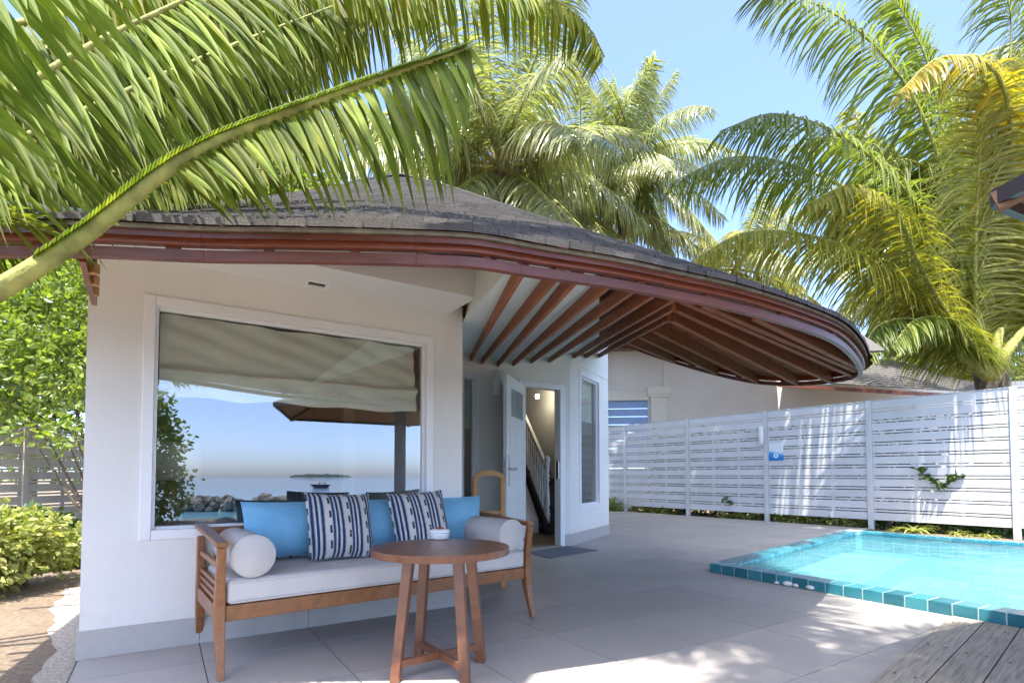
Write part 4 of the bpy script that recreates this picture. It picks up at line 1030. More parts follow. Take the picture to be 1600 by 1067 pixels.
# door mat
q = [onz(824, 863.6), onz(860, 872.6), onz(934, 860), onz(887, 853.5)]
m = MB(); m.hexa([zz(p, .0015) for p in q], [zz(p, .012) for p in q]); o = m.build('door_mat', 'mat_cloth'); tag(o, 'flat blue-grey door mat in front of the open doorway', 'mat')

# ================================================================== BEHIND THE CAMERA (seen in the big pane)
pav = thing('pavilion', 'timber pavilion with dark shingled roof, its corner at the right edge', 'pavilion', (4.3, .3, 0))
pc = [V((2.13, 2.36, 2.2)), V((2.59, -1.07, 2.2)), V((4.5, -2.7, 2.2)), V((6.7, -1.2, 2.2)), V((6.5, 2.4, 2.2)), V((4.5, 3.5, 2.2))]
ap = V((4.35, .3, 3.3)); o0 = V((4.3, .3, 0))
for a, b in zip(pc, pc[1:] + pc[:1]):
    m = MB(); m.cur = (.9, .9, .9, 1); u_ = V((0, 0, .05))
    for j in range(10):
        q = [a.lerp(ap, j / 10), b.lerp(ap, j / 10), b.lerp(ap, min(1, (j + 1.1) / 10)), a.lerp(ap, min(1, (j + 1.1) / 10))]; m.poly([q[1] + u_ * 1.3 - o0, q[0] + u_ * 1.3 - o0, q[3] + u_ - o0, q[2] + u_ - o0])
    m.build('roof_face', 'shingle', pav)
    m = MB(); m.poly([a - o0 + V((0, 0, .03)), b - o0 + V((0, 0, .03)), ap - o0 + V((0, 0, .03))]); m.build('ceiling_boards', 'thatch', pav)
    m = MB(); m.bar(a - o0 + V((0, 0, .02)), b - o0 + V((0, 0, .02)), .035, .07); m.build('fascia', 'stair_dark', pav)
    m = MB(); m.bar(a - o0, ap - o0 - V((0, 0, .02)), .06, .08); m.build('hip_rafter', 'thatch', pav)
m = MB(); m.box(-.075, .075, -.075, .075, 0, 2.9); pav_post = m.build('post', 'dark_metal', pav)

# ================================================================== FOLIAGE
def tintc(lo=.75, hi=1.25, warm=0.0):
    g = random.uniform(lo, hi); w_ = random.random() * warm
    return (g * (1 + .6 * w_), g * (1 + .1 * w_), g * (1 - .5 * w_), 1)
def leaflet(m, p, d, wdir, L, W, seg, droop, fold=.3):
    d = d.normalized(); pos = V(p); step = L / seg; rows = []
    prof = {3: (.5, 1, .7, .0), 4: (.45, 1, .85, .5, .02), 5: (.4, 1, .95, .75, .42, .02), 7: (.4, .85, 1, .95, .85, .65, .36, .02)}[seg]
    for k_ in range(seg + 1):
        wd = (wdir - d * wdir.dot(d)); wd = wd.normalized() if wd.length > 1e-4 else V((1, 0, 0))
        nn = wd.cross(d); h = W * prof[k_] / 2
        rows.append((m.vert(pos - wd * h + nn * h * fold), m.vert(pos), m.vert(pos + wd * h + nn * h * fold)))
        d = (d + V((0, 0, -droop * step))).normalized(); pos = pos + d * step
    for a, b in zip(rows, rows[1:]):
        m.f.append([a[0], a[1], b[1], b[0]]); m.f.append([a[1], a[2], b[2], b[1]])
def frond_leaves(pts, n, Lf, W, droop, seg=4, u0=.18, sweep_=(.35, 1.1), up=V((0, 0, 1)), jit=.15, lift=.25, sides=(-1, 1), lenf=None):
    P = resample(cat_rom(pts, 8), 80); res = []
    for k_ in range(n):
        u = u0 + (1 - u0) * (k_ + .5) / n
        for sgn in sides:
            uu = min(.999, u + random.uniform(-.3, .3) / n); f_ = uu * 79; i = min(int(f_), 78)
            p = P[i].lerp(P[i + 1], f_ - i); T = (P[min(i + 2, 79)] - P[max(i - 1, 0)]).normalized()
            S = T.cross(up); S = S.normalized() if S.length > 1e-3 else V((1, 0, 0)); N = S.cross(T)
            a = sweep_[0] + (sweep_[1] - sweep_[0]) * uu + random.uniform(-jit, jit)
            d = S * sgn * math.cos(a) + T * math.sin(a) + N * (lift + random.uniform(-jit, jit))
            L = Lf * (.35 + .65 * math.sin(math.pi * min(1, .22 + uu * .72)) ) * random.uniform(.85, 1.1)
            if uu > .93: L *= .75
            if lenf: L = Lf * lenf(uu) * random.uniform(.85, 1.1)
            res.append((p, d, (T + N * random.uniform(-.5, .2) * 1.0), L, W * random.uniform(.85, 1.1), droop * random.uniform(.6, 1.5)))
    return P, res
def rachis_mesh(m, P, r0, r1):
    m.tube([P[i] for i in range(0, 80, 4)] + [P[-1]], [r0 + (r1 - r0) * k_ / 20 for k_ in range(21)], 6)
def frond(parent, pts, n, Lf, W, droop, mat, r0=.03, seg=4, separate=False, warm=.3, tone=(.75, 1.2), name='frond', **kw):
    P, res = frond_leaves(pts, n, Lf, W, droop, seg, **kw)
    m = MB(); rachis_mesh(m, P, r0, r0 * .12); fr = m.build(name, 'rachis', parent, smooth=True)
    mm = MB()
    for q in res:
        b = MB() if separate else mm
        b.cur = tintc(*tone, warm); leaflet(b, q[0], q[1], q[2], q[3], q[4], seg, q[5])
        if separate: b.build('leaflet', mat, fr)
    if not separate: mm.build('leaflets', mat, fr, kind='stuff')
    return fr

# generic palm from shared frond meshes
FV = []; ELS = (80, 62, 44, 26, 8, -12, -34, -56)
for v_, el in enumerate(ELS):
    for rep_ in range(2):
        L = 1.0; dr = .42 + .25 * (1 if 0 < el < 60 else .4)
        pts = [V((0, 0, 0))]; d = V((math.cos(R(el)), 0, math.sin(R(el)))); p = V((0, 0, 0))
        for k_ in range(7): p = p + d * (L / 7); pts.append(p.copy()); d = (d + V((0, random.uniform(-.07, .07), -dr * .30 * max(.15, math.cos(math.asin(max(-1, min(1, d.z)))))))).normalized()
        P, res = frond_leaves(pts, 120, .28, .0098, 7.0, 4, u0=.14, lift=-.1, sweep_=(.3, .75), jit=.2)
        m = MB(); rachis_mesh(m, P, .012, .002); rmsh = m.mesh('frond', 'rachis', True)
        meshes = {}
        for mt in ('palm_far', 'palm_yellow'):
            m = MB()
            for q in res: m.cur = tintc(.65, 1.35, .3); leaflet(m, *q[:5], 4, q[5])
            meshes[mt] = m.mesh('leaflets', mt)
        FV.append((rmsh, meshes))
def palm(label, base, top, size, nf_, seed, yellow=.15, group=None, lo=-55, trunk_r=.14):
    random.seed(seed); t = thing('palm_tree', label, 'palm tree', base, 0, group)
    m = MB(); b = V((0, 0, 0)); e = V(top) - V(base); mid = e * .5 + V((e.x * .15, 0, 0)); pts = cat_rom([b, mid, e], 14)
    rad = [trunk_r * (1.25 - .4 * i / 28) * (1.06 if i % 2 else .97) for i in range(len(pts))]; m.tube(pts, rad, 12); m.build('trunk', 'palm_trunk', t)
    m = MB()
    for k_ in range(16):
        a = k_ * 2.4; d = V((math.cos(a), math.sin(a), 1.4)); m.bar(e + V((math.cos(a), math.sin(a), 0)) * trunk_r * .6 - V((0, 0, .35)), e + d * trunk_r * 1.5, .12, .05, w2=.05, h2=.03)
    m.build('leaf_bases', 'palm_trunk', t)
    for k_ in range(nf_):
        f_ = k_ / nf_; el = 78 - f_ * (78 - lo) + random.uniform(-9, 9); az = k_ * 137.5 + random.uniform(-15, 15)
        v_ = min(range(len(ELS)), key=lambda q_: abs(ELS[q_] - el)); rm_, ms = FV[v_ * 2 + k_ % 2]
        o = link('frond', rm_, t); s_ = size * random.uniform(.85, 1.1) * (.85 if el > 60 else 1)
        o.matrix_local = Matrix.Translation(e) @ Matrix.Rotation(R(az), 4, 'Z') @ Matrix.Rotation(R(random.uniform(-8, 8)), 4, 'X') @ Matrix.Scale(s_, 4)
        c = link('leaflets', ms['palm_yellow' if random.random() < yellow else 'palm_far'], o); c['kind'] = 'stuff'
    return t
def gp(x, y, Y): p = at(x, y, Y); return V((p.x, p.y, -.03)), p
b, t_ = gp(782, 262, 12.5); palm('large coconut palm rising directly behind the middle of the roof', b, t_, 4.3, 36, 11, .06)
b, t_ = gp(985, 255, 17); b = V((1.6, 17, -.03)); palm('slimmer palm merging with the right side of the middle palm', b, t_, 3.6, 30, 12, .1)
b, t_ = gp(905, 330, 17); palm('low palm filling the gap right of the middle palm', b, t_, 4.2, 24, 13, .1)
b, t_ = gp(1150, 420, 19); palm('low yellowing palm beyond the roof tip', b, t_, 4.0, 20, 14, .4)
b, t_ = gp(650, 300, 18); palm('palm half hidden behind the roof peak on the left', b, t_, 4.2, 22, 15, .1)
b, t_ = gp(330, 250, 17); palm('palm behind the roof seen through the overhanging leaves', b, t_, 4.4, 22, 16, .1)
b, t_ = gp(60, 300, 15); palm('palm behind the bushes at far left', b, t_, 4.2, 20, 17, .1)
b, t_ = gp(1760, 60, 13); palm('tall palm whose crown enters at the top right corner', b, t_, 5.0, 26, 18, .35)
b, t_ = gp(1440, 380, 17); palm('palm standing behind the big right-hand palm', b, t_, 4.5, 24, 19, .25)

# big palm behind the pool fence, fronds placed one by one
random.seed(31)
RC = (1548, 566, 10.2); rb, rt = gp(*RC)
rp = thing('palm_tree', 'big short-trunked palm just behind the right end of the pool fence', 'palm tree', rb)
m = MB(); h_ = rt.z + .03; m.tube([(0, 0, 0), (.05, 0, h_ * .5), (0, 0, h_ + .25)], [.42, .38, .34], 14); m.build('trunk', 'palm_trunk', rp)
def rloc(l): return [at(*p) - rb for p in l]
def rfrond(l, n=70, Lf=1.5, mat='palm_leaf', warm=.3, droop=1.5, W=.044, r0=.06, **kw):
    n = int(n * 2.4); kw.setdefault('lift', -.2); Lf *= 1.08; kw.setdefault('sweep_', (.3, .8))
    return frond(rp, rloc([(1548, 575, 10.2)] + l), n, Lf, W, droop, mat, r0, 5, warm=warm, **kw)
rfrond([(1524, 480, 9.7), (1526, 330, 9.3), (1534, 200, 8.9), (1552, 110, 8.5)], 85, 1.45, 'palm_yellow', .2, .7, .045, u0=.12, sweep_=(.1, .5), up=V((0, -1, .15)), lift=.1)
rfrond([(1500, 470, 10.2), (1440, 330, 10), (1330, 222, 9.6), (1215, 178, 9.2), (1125, 205, 8.9)], 75, 1.35)
rfrond([(1510, 420, 10.6), (1450, 200, 10.6), (1370, 75, 10.4), (1270, 5, 10.1), (1180, -10, 9.8)], 80, 1.5, tone=(.7, 1.1))
rfrond([(1480, 500, 10.4), (1380, 340, 10.6), (1270, 270, 10.4), (1150, 245, 10.2), (1050, 285, 10)], 75, 1.4)
rfrond([(1470, 510, 9.8), (1380, 420, 9.4), (1280, 372, 9.1), (1170, 362, 8.9), (1085, 405, 8.7)], 65, 1.1, 'palm_yellow', .2)
rfrond([(1490, 540, 9.8), (1430, 500, 9.4), (1370, 510, 9.2), (1345, 560, 9)], 50, .8, tone=(.6, 1))
rfrond([(1570, 440, 10.8), (1600, 250, 11), (1640, 120, 11), (1700, 60, 11)], 70, 1.5)
rfrond([(1540, 420, 11), (1500, 200, 11.6), (1440, 60, 12), (1360, -40, 12.2)], 70, 1.5, tone=(.6, 1))
rfrond([(1560, 400, 9.6), (1580, 220, 9), (1555, 110, 8.4), (1470, 90, 8), (1400, 150, 7.7)], 60, .9, 'palm_yellow', 1.0, 2.2)
rfrond([(1600, 480, 10), (1660, 380, 9.6), (1730, 330, 9.2)], 50, 1.3)
rfrond([(1500, 400, 11.2), (1420, 260, 11.6), (1330, 210, 11.8), (1230, 230, 12)], 60, 1.4, tone=(.55, .95))
rfrond([(1530, 430, 10.6), (1490, 310, 10.8), (1420, 250, 10.8), (1330, 290, 10.8), (1290, 380, 10.8)], 65, 1.4, tone=(.6, 1.0))
rfrond([(1500, 520, 9.5), (1440, 420, 9.2), (1400, 330, 9.0), (1330, 290, 8.8), (1260, 320, 8.6)], 70, 1.2, 'palm_yellow', .3)
rfrond([(1590, 430, 9.6), (1610, 300, 9.3), (1600, 200, 9.0), (1570, 130, 8.8)], 75, 1.3, 'palm_yellow', .4, up=V((0, -1, .15)))
rfrond([(1510, 450, 11), (1480, 250, 11), (1450, 100, 11), (1400, 0, 11)], 75, 1.4)
rfrond([(1560, 420, 11), (1570, 200, 11), (1580, 40, 11), (1560, -80, 11)], 75, 1.5)
rfrond([(1520, 540, 9.5), (1480, 500, 9.2), (1430, 500, 9.0), (1395, 540, 8.9)], 50, .8)
for x, w_ in ((1490, -50), (1505, -20), (1560, 12), (1590, 40), (1455, -80)):
    m = MB(); a, b = at(1548, 590, 9.75) - rb, at(x + w_ * .3, 512, 9.6) - rb; m.tube([a, a.lerp(b, .5) + V((0, 0, .05)), b], [.11, .09, .05], 8); m.build('leaf_stalk', 'rachis', rp, smooth=True)

# near palm overhanging from the left, its trunk outside the picture
random.seed(5)
nbase = V((-2.6, 1.35, -.03)); npalm = thing('palm_tree', 'near palm whose large fronds overhang the roof at upper left', 'palm tree', nbase)
crown = V((-2.35, 1.35, 1.35))
m = MB(); m.tube([(0, 0, 0), (.1, 0, .7), tuple(crown - nbase)], [.16, .14, .12], 14); m.build('trunk', 'palm_trunk', npalm)
def nl_(l): return [at(*p) - nbase for p in l]
def nfrond(l, **kw):
    return frond(npalm, nl_(l), mat=kw.pop('mat', 'palm_leaf'), **kw)
mainf = nfrond([(-320, 640, 1.45), (0, 452, 1.5), (140, 362, 1.55), (300, 240, 1.6), (520, 150, 1.66), (735, 74, 1.75)], n=54, Lf=.27, W=.021, droop=1.4, r0=.036, seg=7, separate=True, u0=.53, sweep_=(1.9, -.35), lift=-2.0, lenf=lambda u: (.75 + .75 * min(1, (u - .53) / .33)) * (1 if u < .92 else max(.3, 1 - (u - .92) * 8)), jit=.26, warm=.35, mat='palm_near', tone=(.4, 1.45))
Pm = resample(cat_rom(nl_([(-320, 640, 1.45), (0, 452, 1.5), (140, 362, 1.55), (300, 240, 1.6), (520, 150, 1.66), (735, 74, 1.75)]), 8), 160)
sb = MB()
for k_ in range(52, 158):
    r_b = .040 * (1 - .86 * k_ / 160); Tm = (Pm[min(k_ + 1, 159)] - Pm[k_ - 1]).normalized(); Sm = Tm.cross(V((0, 0, 1))).normalized(); Nm = Sm.cross(Tm)
    for sg in (-1, 1):
        sb.cur = tintc(.7, 1.3, .3); leaflet(sb, Pm[k_] + Nm * r_b * .75 + Sm * sg * r_b * .3, Sm * sg * .7 + Tm * 1.0 + Nm * .25, Tm + Nm * .4, .055 * random.uniform(.8, 1.4), .026, 4, 14)
sb.build('leaf_bases', 'palm_near', mainf, kind='stuff')
NK = dict(r0=.024, lift=-1.9, sweep_=(.3, .45), jit=.3, mat='palm_near')
nfrond([(-300, 420, 2.6), (0, 310, 2.9), (220, 265, 3.1), (420, 265, 3.4)], n=91, Lf=.45, W=.020, droop=1.5, seg=5, u0=.2, warm=.5, tone=(.5, 1.0), **NK)
nfrond([(-300, 250, 3.4), (50, 190, 3.6), (280, 180, 3.9), (500, 220, 4.2)], n=117, Lf=.8, W=.025, droop=1.5, seg=5, u0=.2, warm=.5, tone=(.6, 1.1), **NK)
nfrond([(-330, 430, 1.7), (-60, 210, 1.75), (120, 85, 1.8), (280, 5, 1.85), (460, -80, 1.95)], n=64, Lf=.52, W=.020, droop=1.2, seg=7, separate=True, u0=.28, warm=.3, tone=(.45, 1.5), **NK)
nfrond([(-350, 380, 2.1), (-40, 250, 2.15), (150, 165, 2.2), (330, 85, 2.3), (520, 10, 2.4)], n=44, Lf=.52, W=.020, droop=1.2, seg=5, u0=.25, warm=.4, tone=(.35, 1.2), **NK)
nfrond([(-300, 100, 2.0), (150, -60, 2.3), (480, -70, 2.6), (760, -40, 2.8), (900, 20, 2.9), (945, 90, 2.95)], n=156, Lf=.50, W=.020, droop=2.5, seg=5, u0=.22, warm=1.0, tone=(.7, 1.3), r0=.024, lift=-1.2, sweep_=(.35, .6), mat='palm_near', jit=.18)
nfrond([(-300, 300, 2.2), (0, 110, 2.4), (250, 30, 2.6), (480, -20, 2.8), (680, 0, 3.0)], n=130, Lf=.72, W=.020, droop=1.5, seg=5, u0=.2, warm=.6, tone=(.55, 1.2), **NK)
nfrond([(-350, 200, 2.2), (-40, 60, 2.3), (200, 0, 2.5), (430, -20, 2.7), (600, 0, 2.9)], n=117, Lf=.66, W=.020, droop=1.5, seg=5, u0=.2, warm=.5, tone=(.6, 1.2), **NK)
nfrond([(-350, 320, 2.4), (-60, 200, 2.5), (130, 140, 2.6), (320, 100, 2.8), (480, 90, 3.0)], n=117, Lf=.55, W=.021, droop=1.5, seg=5, u0=.2, warm=.4, tone=(.45, .9), **NK)
nfrond([(-300, 350, 2.5), (0, 240, 2.8), (200, 180, 3.1), (400, 150, 3.4)], n=104, Lf=.6, W=.021, droop=1.5, seg=5, u0=.2, warm=.4, tone=(.45, .9), **NK)
nfrond([(-300, 160, 3.0), (100, 60, 3.2), (350, 40, 3.5), (560, 60, 3.8)], n=117, Lf=.9, W=.026, droop=1.5, seg=5, u0=.2, warm=.6, tone=(.6, 1.2), **NK)
nfrond([(-300, 520, 1.7), (-120, 360, 1.75), (0, 335, 1.8), (70, 360, 1.85)], n=24, Lf=.24, W=.022, droop=3, r0=.02, seg=5, u0=.25, warm=.3, mat='palm_near')
nfrond([(-300, 300, 1.3), (-150, 40, 1.25), (0, -60, 1.25), (150, -140, 1.3)], n=30, Lf=.42, W=.032, droop=1.0, seg=5, u0=.2, warm=.2, tone=(.9, 1.5), **NK)

# bushes
def bush(name, label, base, blobs, n, Ls, mat, cat='bush', group=None, seed=1, stems=8, shell=.5):
    random.seed(seed); t = thing(name, label, cat, base, 0, group); m = MB()
    tot = sum(b[3] * b[4] * b[5] for b in blobs) ; base = V(base)
    for (cx, cy, cz, rx, ry, rz) in blobs:
        for _ in range(int(n * rx * ry * rz / tot)):
            d = V((random.gauss(0, 1), random.gauss(0, 1), random.gauss(0, 1))).normalized(); r = random.uniform(shell, 1.05)
            r *= 1 + .18 * math.sin(d.x * 7 + cx) * math.sin(d.z * 6 + cy) + .1 * math.sin(d.y * 13)
            p = V((cx + d.x * rx * r, cy + d.y * ry * r, cz + d.z * rz * r)) - base
            if p.z < .01: p.z = random.uniform(.01, .15)
            a = d * .7 + V((random.gauss(0, .6), random.gauss(0, .6), random.uniform(-.8, .5))); a.normalize()
            wd = a.cross(V((random.gauss(0, 1), random.gauss(0, 1), random.gauss(0, 1)))).normalized(); L = Ls * random.uniform(.6, 1.3)
            m.cur = tintc(.65, 1.35, .35); nn = wd.cross(a) * L * .12; h = L * .33
            i0 = [m.vert(p), m.vert(p + a * L * .35 + wd * h + nn), m.vert(p + a * L * .75 + wd * h * .6 + nn), m.vert(p + a * L), m.vert(p + a * L * .75 - wd * h * .6 + nn), m.vert(p + a * L * .35 - wd * h + nn)]
            m.f.append([i0[0], i0[1], i0[2], i0[3]]); m.f.append([i0[0], i0[3], i0[4], i0[5]])
    m.build('foliage', mat, t, kind='stuff')
    m = MB()
    for k_ in range(stems):
        b = random.choice(blobs); e = V(b[:3]) - base + V((random.uniform(-.6, .6) * b[3], random.uniform(-.6, .6) * b[4], random.uniform(-.2, .5) * b[5])); s0 = V((random.uniform(-.1, .1), random.uniform(-.1, .1), 0))
        m.tube([s0, s0.lerp(e, .5) + V((random.uniform(-.1, .1), 0, .1)), e], [.025, .016, .006], 6)
    m.build('stems', 'stem', t); return t
def blob(x, y, Y, rx, ry, rz): p = at(x, y, Y); return (p.x, p.y, p.z, rx, ry, rz)
bush('climbing_shrub', 'tall leafy green shrub overhanging the fence left of the villa', (-5.6, 7.6, -.03), [blob(60, 510, 7.6, 1.0, .8, 1.0), blob(-40, 580, 7.4, .9, .8, .75), blob(100, 570, 7.2, .6, .5, .65), blob(70, 440, 8.2, 1.1, .8, .9), blob(105, 680, 6.9, .28, .25, .28), blob(40, 670, 7.1, .35, .3, .22)], 7500, .10, 'hedge_leaf', seed=3, shell=.4)
bush('variegated_bush', 'pale variegated bush spreading over the soil at left edge', (-4.6, 5.0, -.03), [blob(15, 845, 5.0, .5, .4, .30), blob(-50, 860, 4.6, .5, .5, .36), blob(75, 860, 5.4, .25, .35, .22)], 5000, .07, 'pale_leaf', seed=4)
bush('low_bush', 'dark low plants between the pale bush and the villa wall', (-4.3, 6.2, -.03), [blob(105, 862, 6.2, .35, .35, .2), blob(50, 830, 6.6, .45, .35, .25)], 1300, .11, 'dark_leaf', seed=5)
bush('background_trees', 'dense green trees standing behind the left garden fence', (-9, 12, -.03), [blob(-40, 560, 12, 2.6, 1.5, 2.4), blob(120, 480, 12.5, 2.0, 1.5, 2.0), blob(90, 650, 11.5, 1.6, 1.0, 1.4)], 9000, .2, 'hedge_leaf', 'trees', seed=6)
bush('background_trees', 'green trees glimpsed between the near fronds and the roof', (-7.5, 16, -.03), [blob(230, 330, 16, 2.2, 1.4, 1.6), blob(340, 315, 16, 2.0, 1.4, 1.5), blob(440, 310, 16.5, 1.8, 1.4, 1.4)], 7000, .24, 'hedge_leaf', 'trees', seed=61)
bush('background_trees', 'bright yellow-green trees glimpsed behind the big right-hand palm', (17, 21, -.03), [blob(1440, 590, 21, 2.5, 1.5, 1.2), blob(1600, 540, 20, 3, 1.5, 2.0)], 4000, .3, 'pale_leaf', 'trees', seed=8)
# small plants at the fence foot
random.seed(9)
def tuft(x, y, h, n, label, Y=None):
    p = onz(x, y, 0); t = thing('fence_plant', label, 'plant', (p.x, p.y, -.03)); m = MB()
    for _ in range(n):
        a = random.random() * 6.28; d = V((math.cos(a) * .6, math.sin(a) * .6, random.uniform(.7, 1.6))); m.cur = tintc(.8, 1.4, .4)
        leaflet(m, V((random.uniform(-.03, .03), random.uniform(-.03, .03), .02)), d, d.cross(V((0, 0, 1))), h * random.uniform(.7, 1.2), h * .07, 4, 2.2 / h)
    m.build('blades', 'pale_leaf', t, kind='stuff')
for i, (x, h, n, lb) in enumerate(((1435, .55, 22, 'tall spiky grass plant at the fence foot beside the pool'), (1408, .25, 14, 'small grass tuft left of the spiky plant at the fence'), (1502, .28, 16, 'low grass tuft at the fence, middle of the right panel'), (1553, .26, 16, 'low grass tuft near the right end of the pool fence'), (1525, .2, 12, 'tiny grass tuft between the two low tufts at the fence'))):
    q = zz(fx(x), 0) + FN * .25; t = (q.x / q.y * F + HX); p = V((q.x, q.y, 0))
    u = onz(0, 900, 0); d_ = p; tt = ray(0, 0)
    y_ = HY + F * 1.0 / p.y; tuft(HX + F * p.x / p.y, y_, h, n, lb)
def creeper(pts, label, n=26, L=.07, mat='dark_leaf'):
    P = resample(cat_rom(pts, 8), 40); b = P[0].copy(); t = thing('creeper', label, 'plant', b); m = MB(); m.tube([q - b for q in P], .006, 5); m.build('stem', 'stem', t); m = MB()
    for k_ in range(n):
        i = int(k_ / n * 39); p = P[i] - b; d = V((random.uniform(-1, 1), random.uniform(-1, 1), random.uniform(-.6, .8))).normalized(); m.cur = tintc(.8, 1.4)
        leaflet(m, p, d, d.cross(V((random.random(), random.random(), 1))), L * random.uniform(.7, 1.3), L * .5, 3, .5)
    m.build('leaves', mat, t, kind='stuff')
cpx = lambda x, y: onpl(x, y, FQ + FN * .08, FN)
creeper([cpx(1432, 733), cpx(1455, 748), cpx(1470, 760), cpx(1490, 748), cpx(1508, 741)], 'leafy creeper sprig poking through the right fence panel', 60, .13)
creeper([cpx(1131, 778), cpx(1137, 784), cpx(1142, 789)], 'tiny creeper sprig low on the shaded fence panel', 14, .12)
for x0, x1, lb, mt, sd in ((955, 978, 'dark shrub at the fence foot beside the bay wall', 'hedge_leaf', 1), (985, 1050, 'patchy ground cover under the shaded fence, left bay', 'pale_leaf', 2), (1120, 1190, 'patchy ground cover under the fence left of the lamp', 'pale_leaf', 3), (1205, 1345, 'leafy ground cover under the fence right of the lamp', 'pale_leaf', 4), (1362, 1580, 'dark ground cover under the fence behind the pool', 'dark_leaf', 5)):
    a, b = zz(fx(x0), 0) - FN * .22, zz(fx(x1), 0) - FN * .22; n_ = max(2, int((b - a).length / .35)); bl = []
    if sd == 1: a += FN * .5; b += FN * .5
    for k_ in range(n_): p = a.lerp(b, (k_ + .5) / n_); bl.append((p.x, p.y, .1, .24, .16, .14 if sd > 1 else .24))
    c_ = a.lerp(b, .5); bush('ground_cover', lb, (c_.x, c_.y, -.03), bl, 260 * n_, .07, mt, 'plant', seed=20 + sd, stems=3)

a, b = zz(fx(1000), 0) - FN * .75, zz(fx(1590), 0) - FN * .75; bl = []
for k_ in range(24): p = a.lerp(b, (k_ + .5) / 24); bl += [(p.x, p.y, .55, .4, .35, .6), (p.x, p.y, 1.45, .4, .35, .75)]
c_ = a.lerp(b, .5); bush('hedge', 'dark hedge glimpsed through the gaps of the pool fence', (c_.x, c_.y, -.03), bl, 13000, .12, 'dark_leaf', 'hedge', seed=41, stems=16)
# things that the big pane mirrors
h0 = refl(225, 740, 12.0); bush('hedge_column', 'tall leafy shrub mirrored at the left of the big window', (h0.x, h0.y, -.05), [(h0.x, h0.y, .7, .9, .9, .8), (h0.x, h0.y, 1.7, .8, .8, .9), (h0.x, h0.y, 2.6, .5, .5, .6)], 4500, .12, 'hedge_leaf', seed=40)
random.seed(50)
for (xa, xb, lb) in ((283, 374, 'long rock breakwater mirrored in the window, left one'), (394, 520, 'long rock breakwater mirrored in the window, right one')):
    a, b = refl(xa, 797, 27), refl(xb, 797, 27); br = thing('breakwater', lb, 'breakwater', (a.x, a.y, -.9)); d = b - a; a0_ = V((a.x, a.y, -.9))
    for k_ in range(70):
        f_ = random.random(); r = random.uniform(.18, .42); hgt = random.uniform(0, .75) * (1 - .5 * abs(2 * f_ - 1) ** 4)
        m = MB(); m.lathe([(r * .5, -r * .6), (r, -r * .2), (r * .9, r * .3), (r * .4, r * .6)], 6); o = m.build('rock', 'rock', br)
        sp_ = random.uniform(-1, 1) * (.9 - hgt); o.location = V((d.x * f_, d.y * f_, .15 + hgt * .8)) + BX * sp_; o.rotation_euler = (random.random() * 3, random.random() * 3, random.random() * 3)
a, b = refl(455, 745, 700), refl(545, 745, 700); m = MB(); rows = []
for k_ in range(21):
    f_ = k_ / 20; p = a.lerp(b, f_); h = (2.2 + 1.6 * random.random()) * math.sin(math.pi * (.03 + .94 * f_)) ** .4; rows.append([V((p.x, p.y, -1)) + BX * 12, V((p.x, p.y, h)), V((p.x, p.y, -1)) - BX * 12])
m.grid(rows); o = m.build('island', 'island_green'); tag(o, 'far low green island on the horizon mirrored in the window', 'island')
p = refl(502, 757, 80); bt = thing('boat', 'small dark boat on the sea mirrored in the window', 'boat', (p.x, p.y, -.75), rot)
m = MB(); m.hexa([V((-.9, -.3, 0)), V((.9, -.3, 0)), V((.9, .3, 0)), V((-.9, .3, 0))], [V((-1.6, -.45, .5)), V((1.3, -.45, .45)), V((1.3, .45, .45)), V((-1.6, .45, .5))]); m.build('hull', 'boat_hull', bt)
m = MB(); m.box(-.3, .6, -.3, .3, .75, .8); m.box(-.25, -.2, -.25, .25, .4, .75); m.box(.5, .55, -.25, .25, .4, .75); m.build('canopy', 'boat_hull', bt)

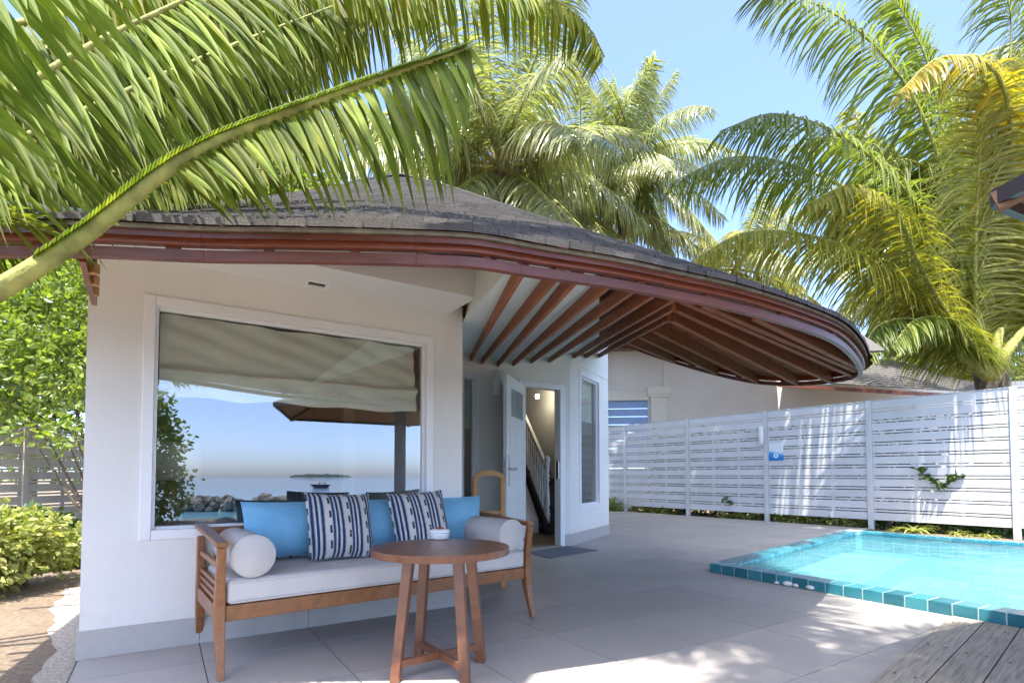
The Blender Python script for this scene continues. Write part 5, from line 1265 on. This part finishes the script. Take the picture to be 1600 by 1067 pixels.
# unseen tree, added for its shade; crown shaped to darken far terrace and fence
random.seed(77)
tr = thing('added_shade_tree', 'unseen tall tree over the terrace, added for its shade', 'tree', (-.9, -1.8, -.03)); tb_ = V((-.9, -1.8, -.03))
m = MB(); trunk = [V((0, 0, 0)), V((-.2, .1, 3)), V((.2, 1.2, 6)), V((1.6, 4.2, 9.2))]; m.tube(cat_rom(trunk, 8), [.3 - .2 * i / 24 for i in range(25)], 12)
for e in ((4.6, 6.5, 9.9), (3.4, 9.5, 10), (.5, 9.5, 10), (2.6, 6.5, 10.4)): m.tube([trunk[3] - V((0, 0, .3)), trunk[3].lerp(V(e), .5) + V((0, 0, .3)), V(e)], [.1, .07, .03], 8)
m.build('trunk', 'stem', tr)
m = MB(); cpoly = [V((0.0, 2.3)), V((1.35, 1.75)), V((5.0, 5.4)), V((5.4, 8.3)), V((4.1, 10.2)), V((2.3, 11.0)), V((1.5, 8.2)), V((0.2, 5.2))]
def inpoly(x, y):
    c = False
    for a, b in zip(cpoly, cpoly[1:] + cpoly[:1]):
        if (a.y > y) != (b.y > y) and x < (b.x - a.x) * (y - a.y) / (b.y - a.y) + a.x: c = not c
    return c
n_ = 0
while n_ < 10500:
    x, y = random.uniform(-2, 5.8), random.uniform(1.4, 11.4)
    if not inpoly(x + .18 * math.sin(y * 5), y + .18 * math.sin(x * 6)): continue
    n_ += 1; z = max(9.4, 2.1 + .98 * y) + random.random() * 1.3 + .35 * abs(math.sin(x * 1.7) * math.cos(y * 1.3))
    p = V((x, y, z)) - tb_; a = V((random.gauss(0, 1), random.gauss(0, 1), random.uniform(-.6, .3))).normalized(); wd = a.cross(V((random.gauss(0, .4), random.gauss(0, .4), 1))).normalized(); L = random.uniform(.2, .36); h = L * .36
    m.cur = tintc(.7, 1.3, .3); i0 = [m.vert(p), m.vert(p + a * L * .4 + wd * h), m.vert(p + a * L), m.vert(p + a * L * .4 - wd * h)]; m.f.append(i0)
m.build('crown', 'hedge_leaf', tr, kind='stuff')

b, t_ = V((-.8, -3.2, -.03)), V((1.2, .3, 7.2)); palm('leaning palm over the terrace, known only by its shadow dapples', b, t_, 2.6, 16, 23, .1, lo=-30)
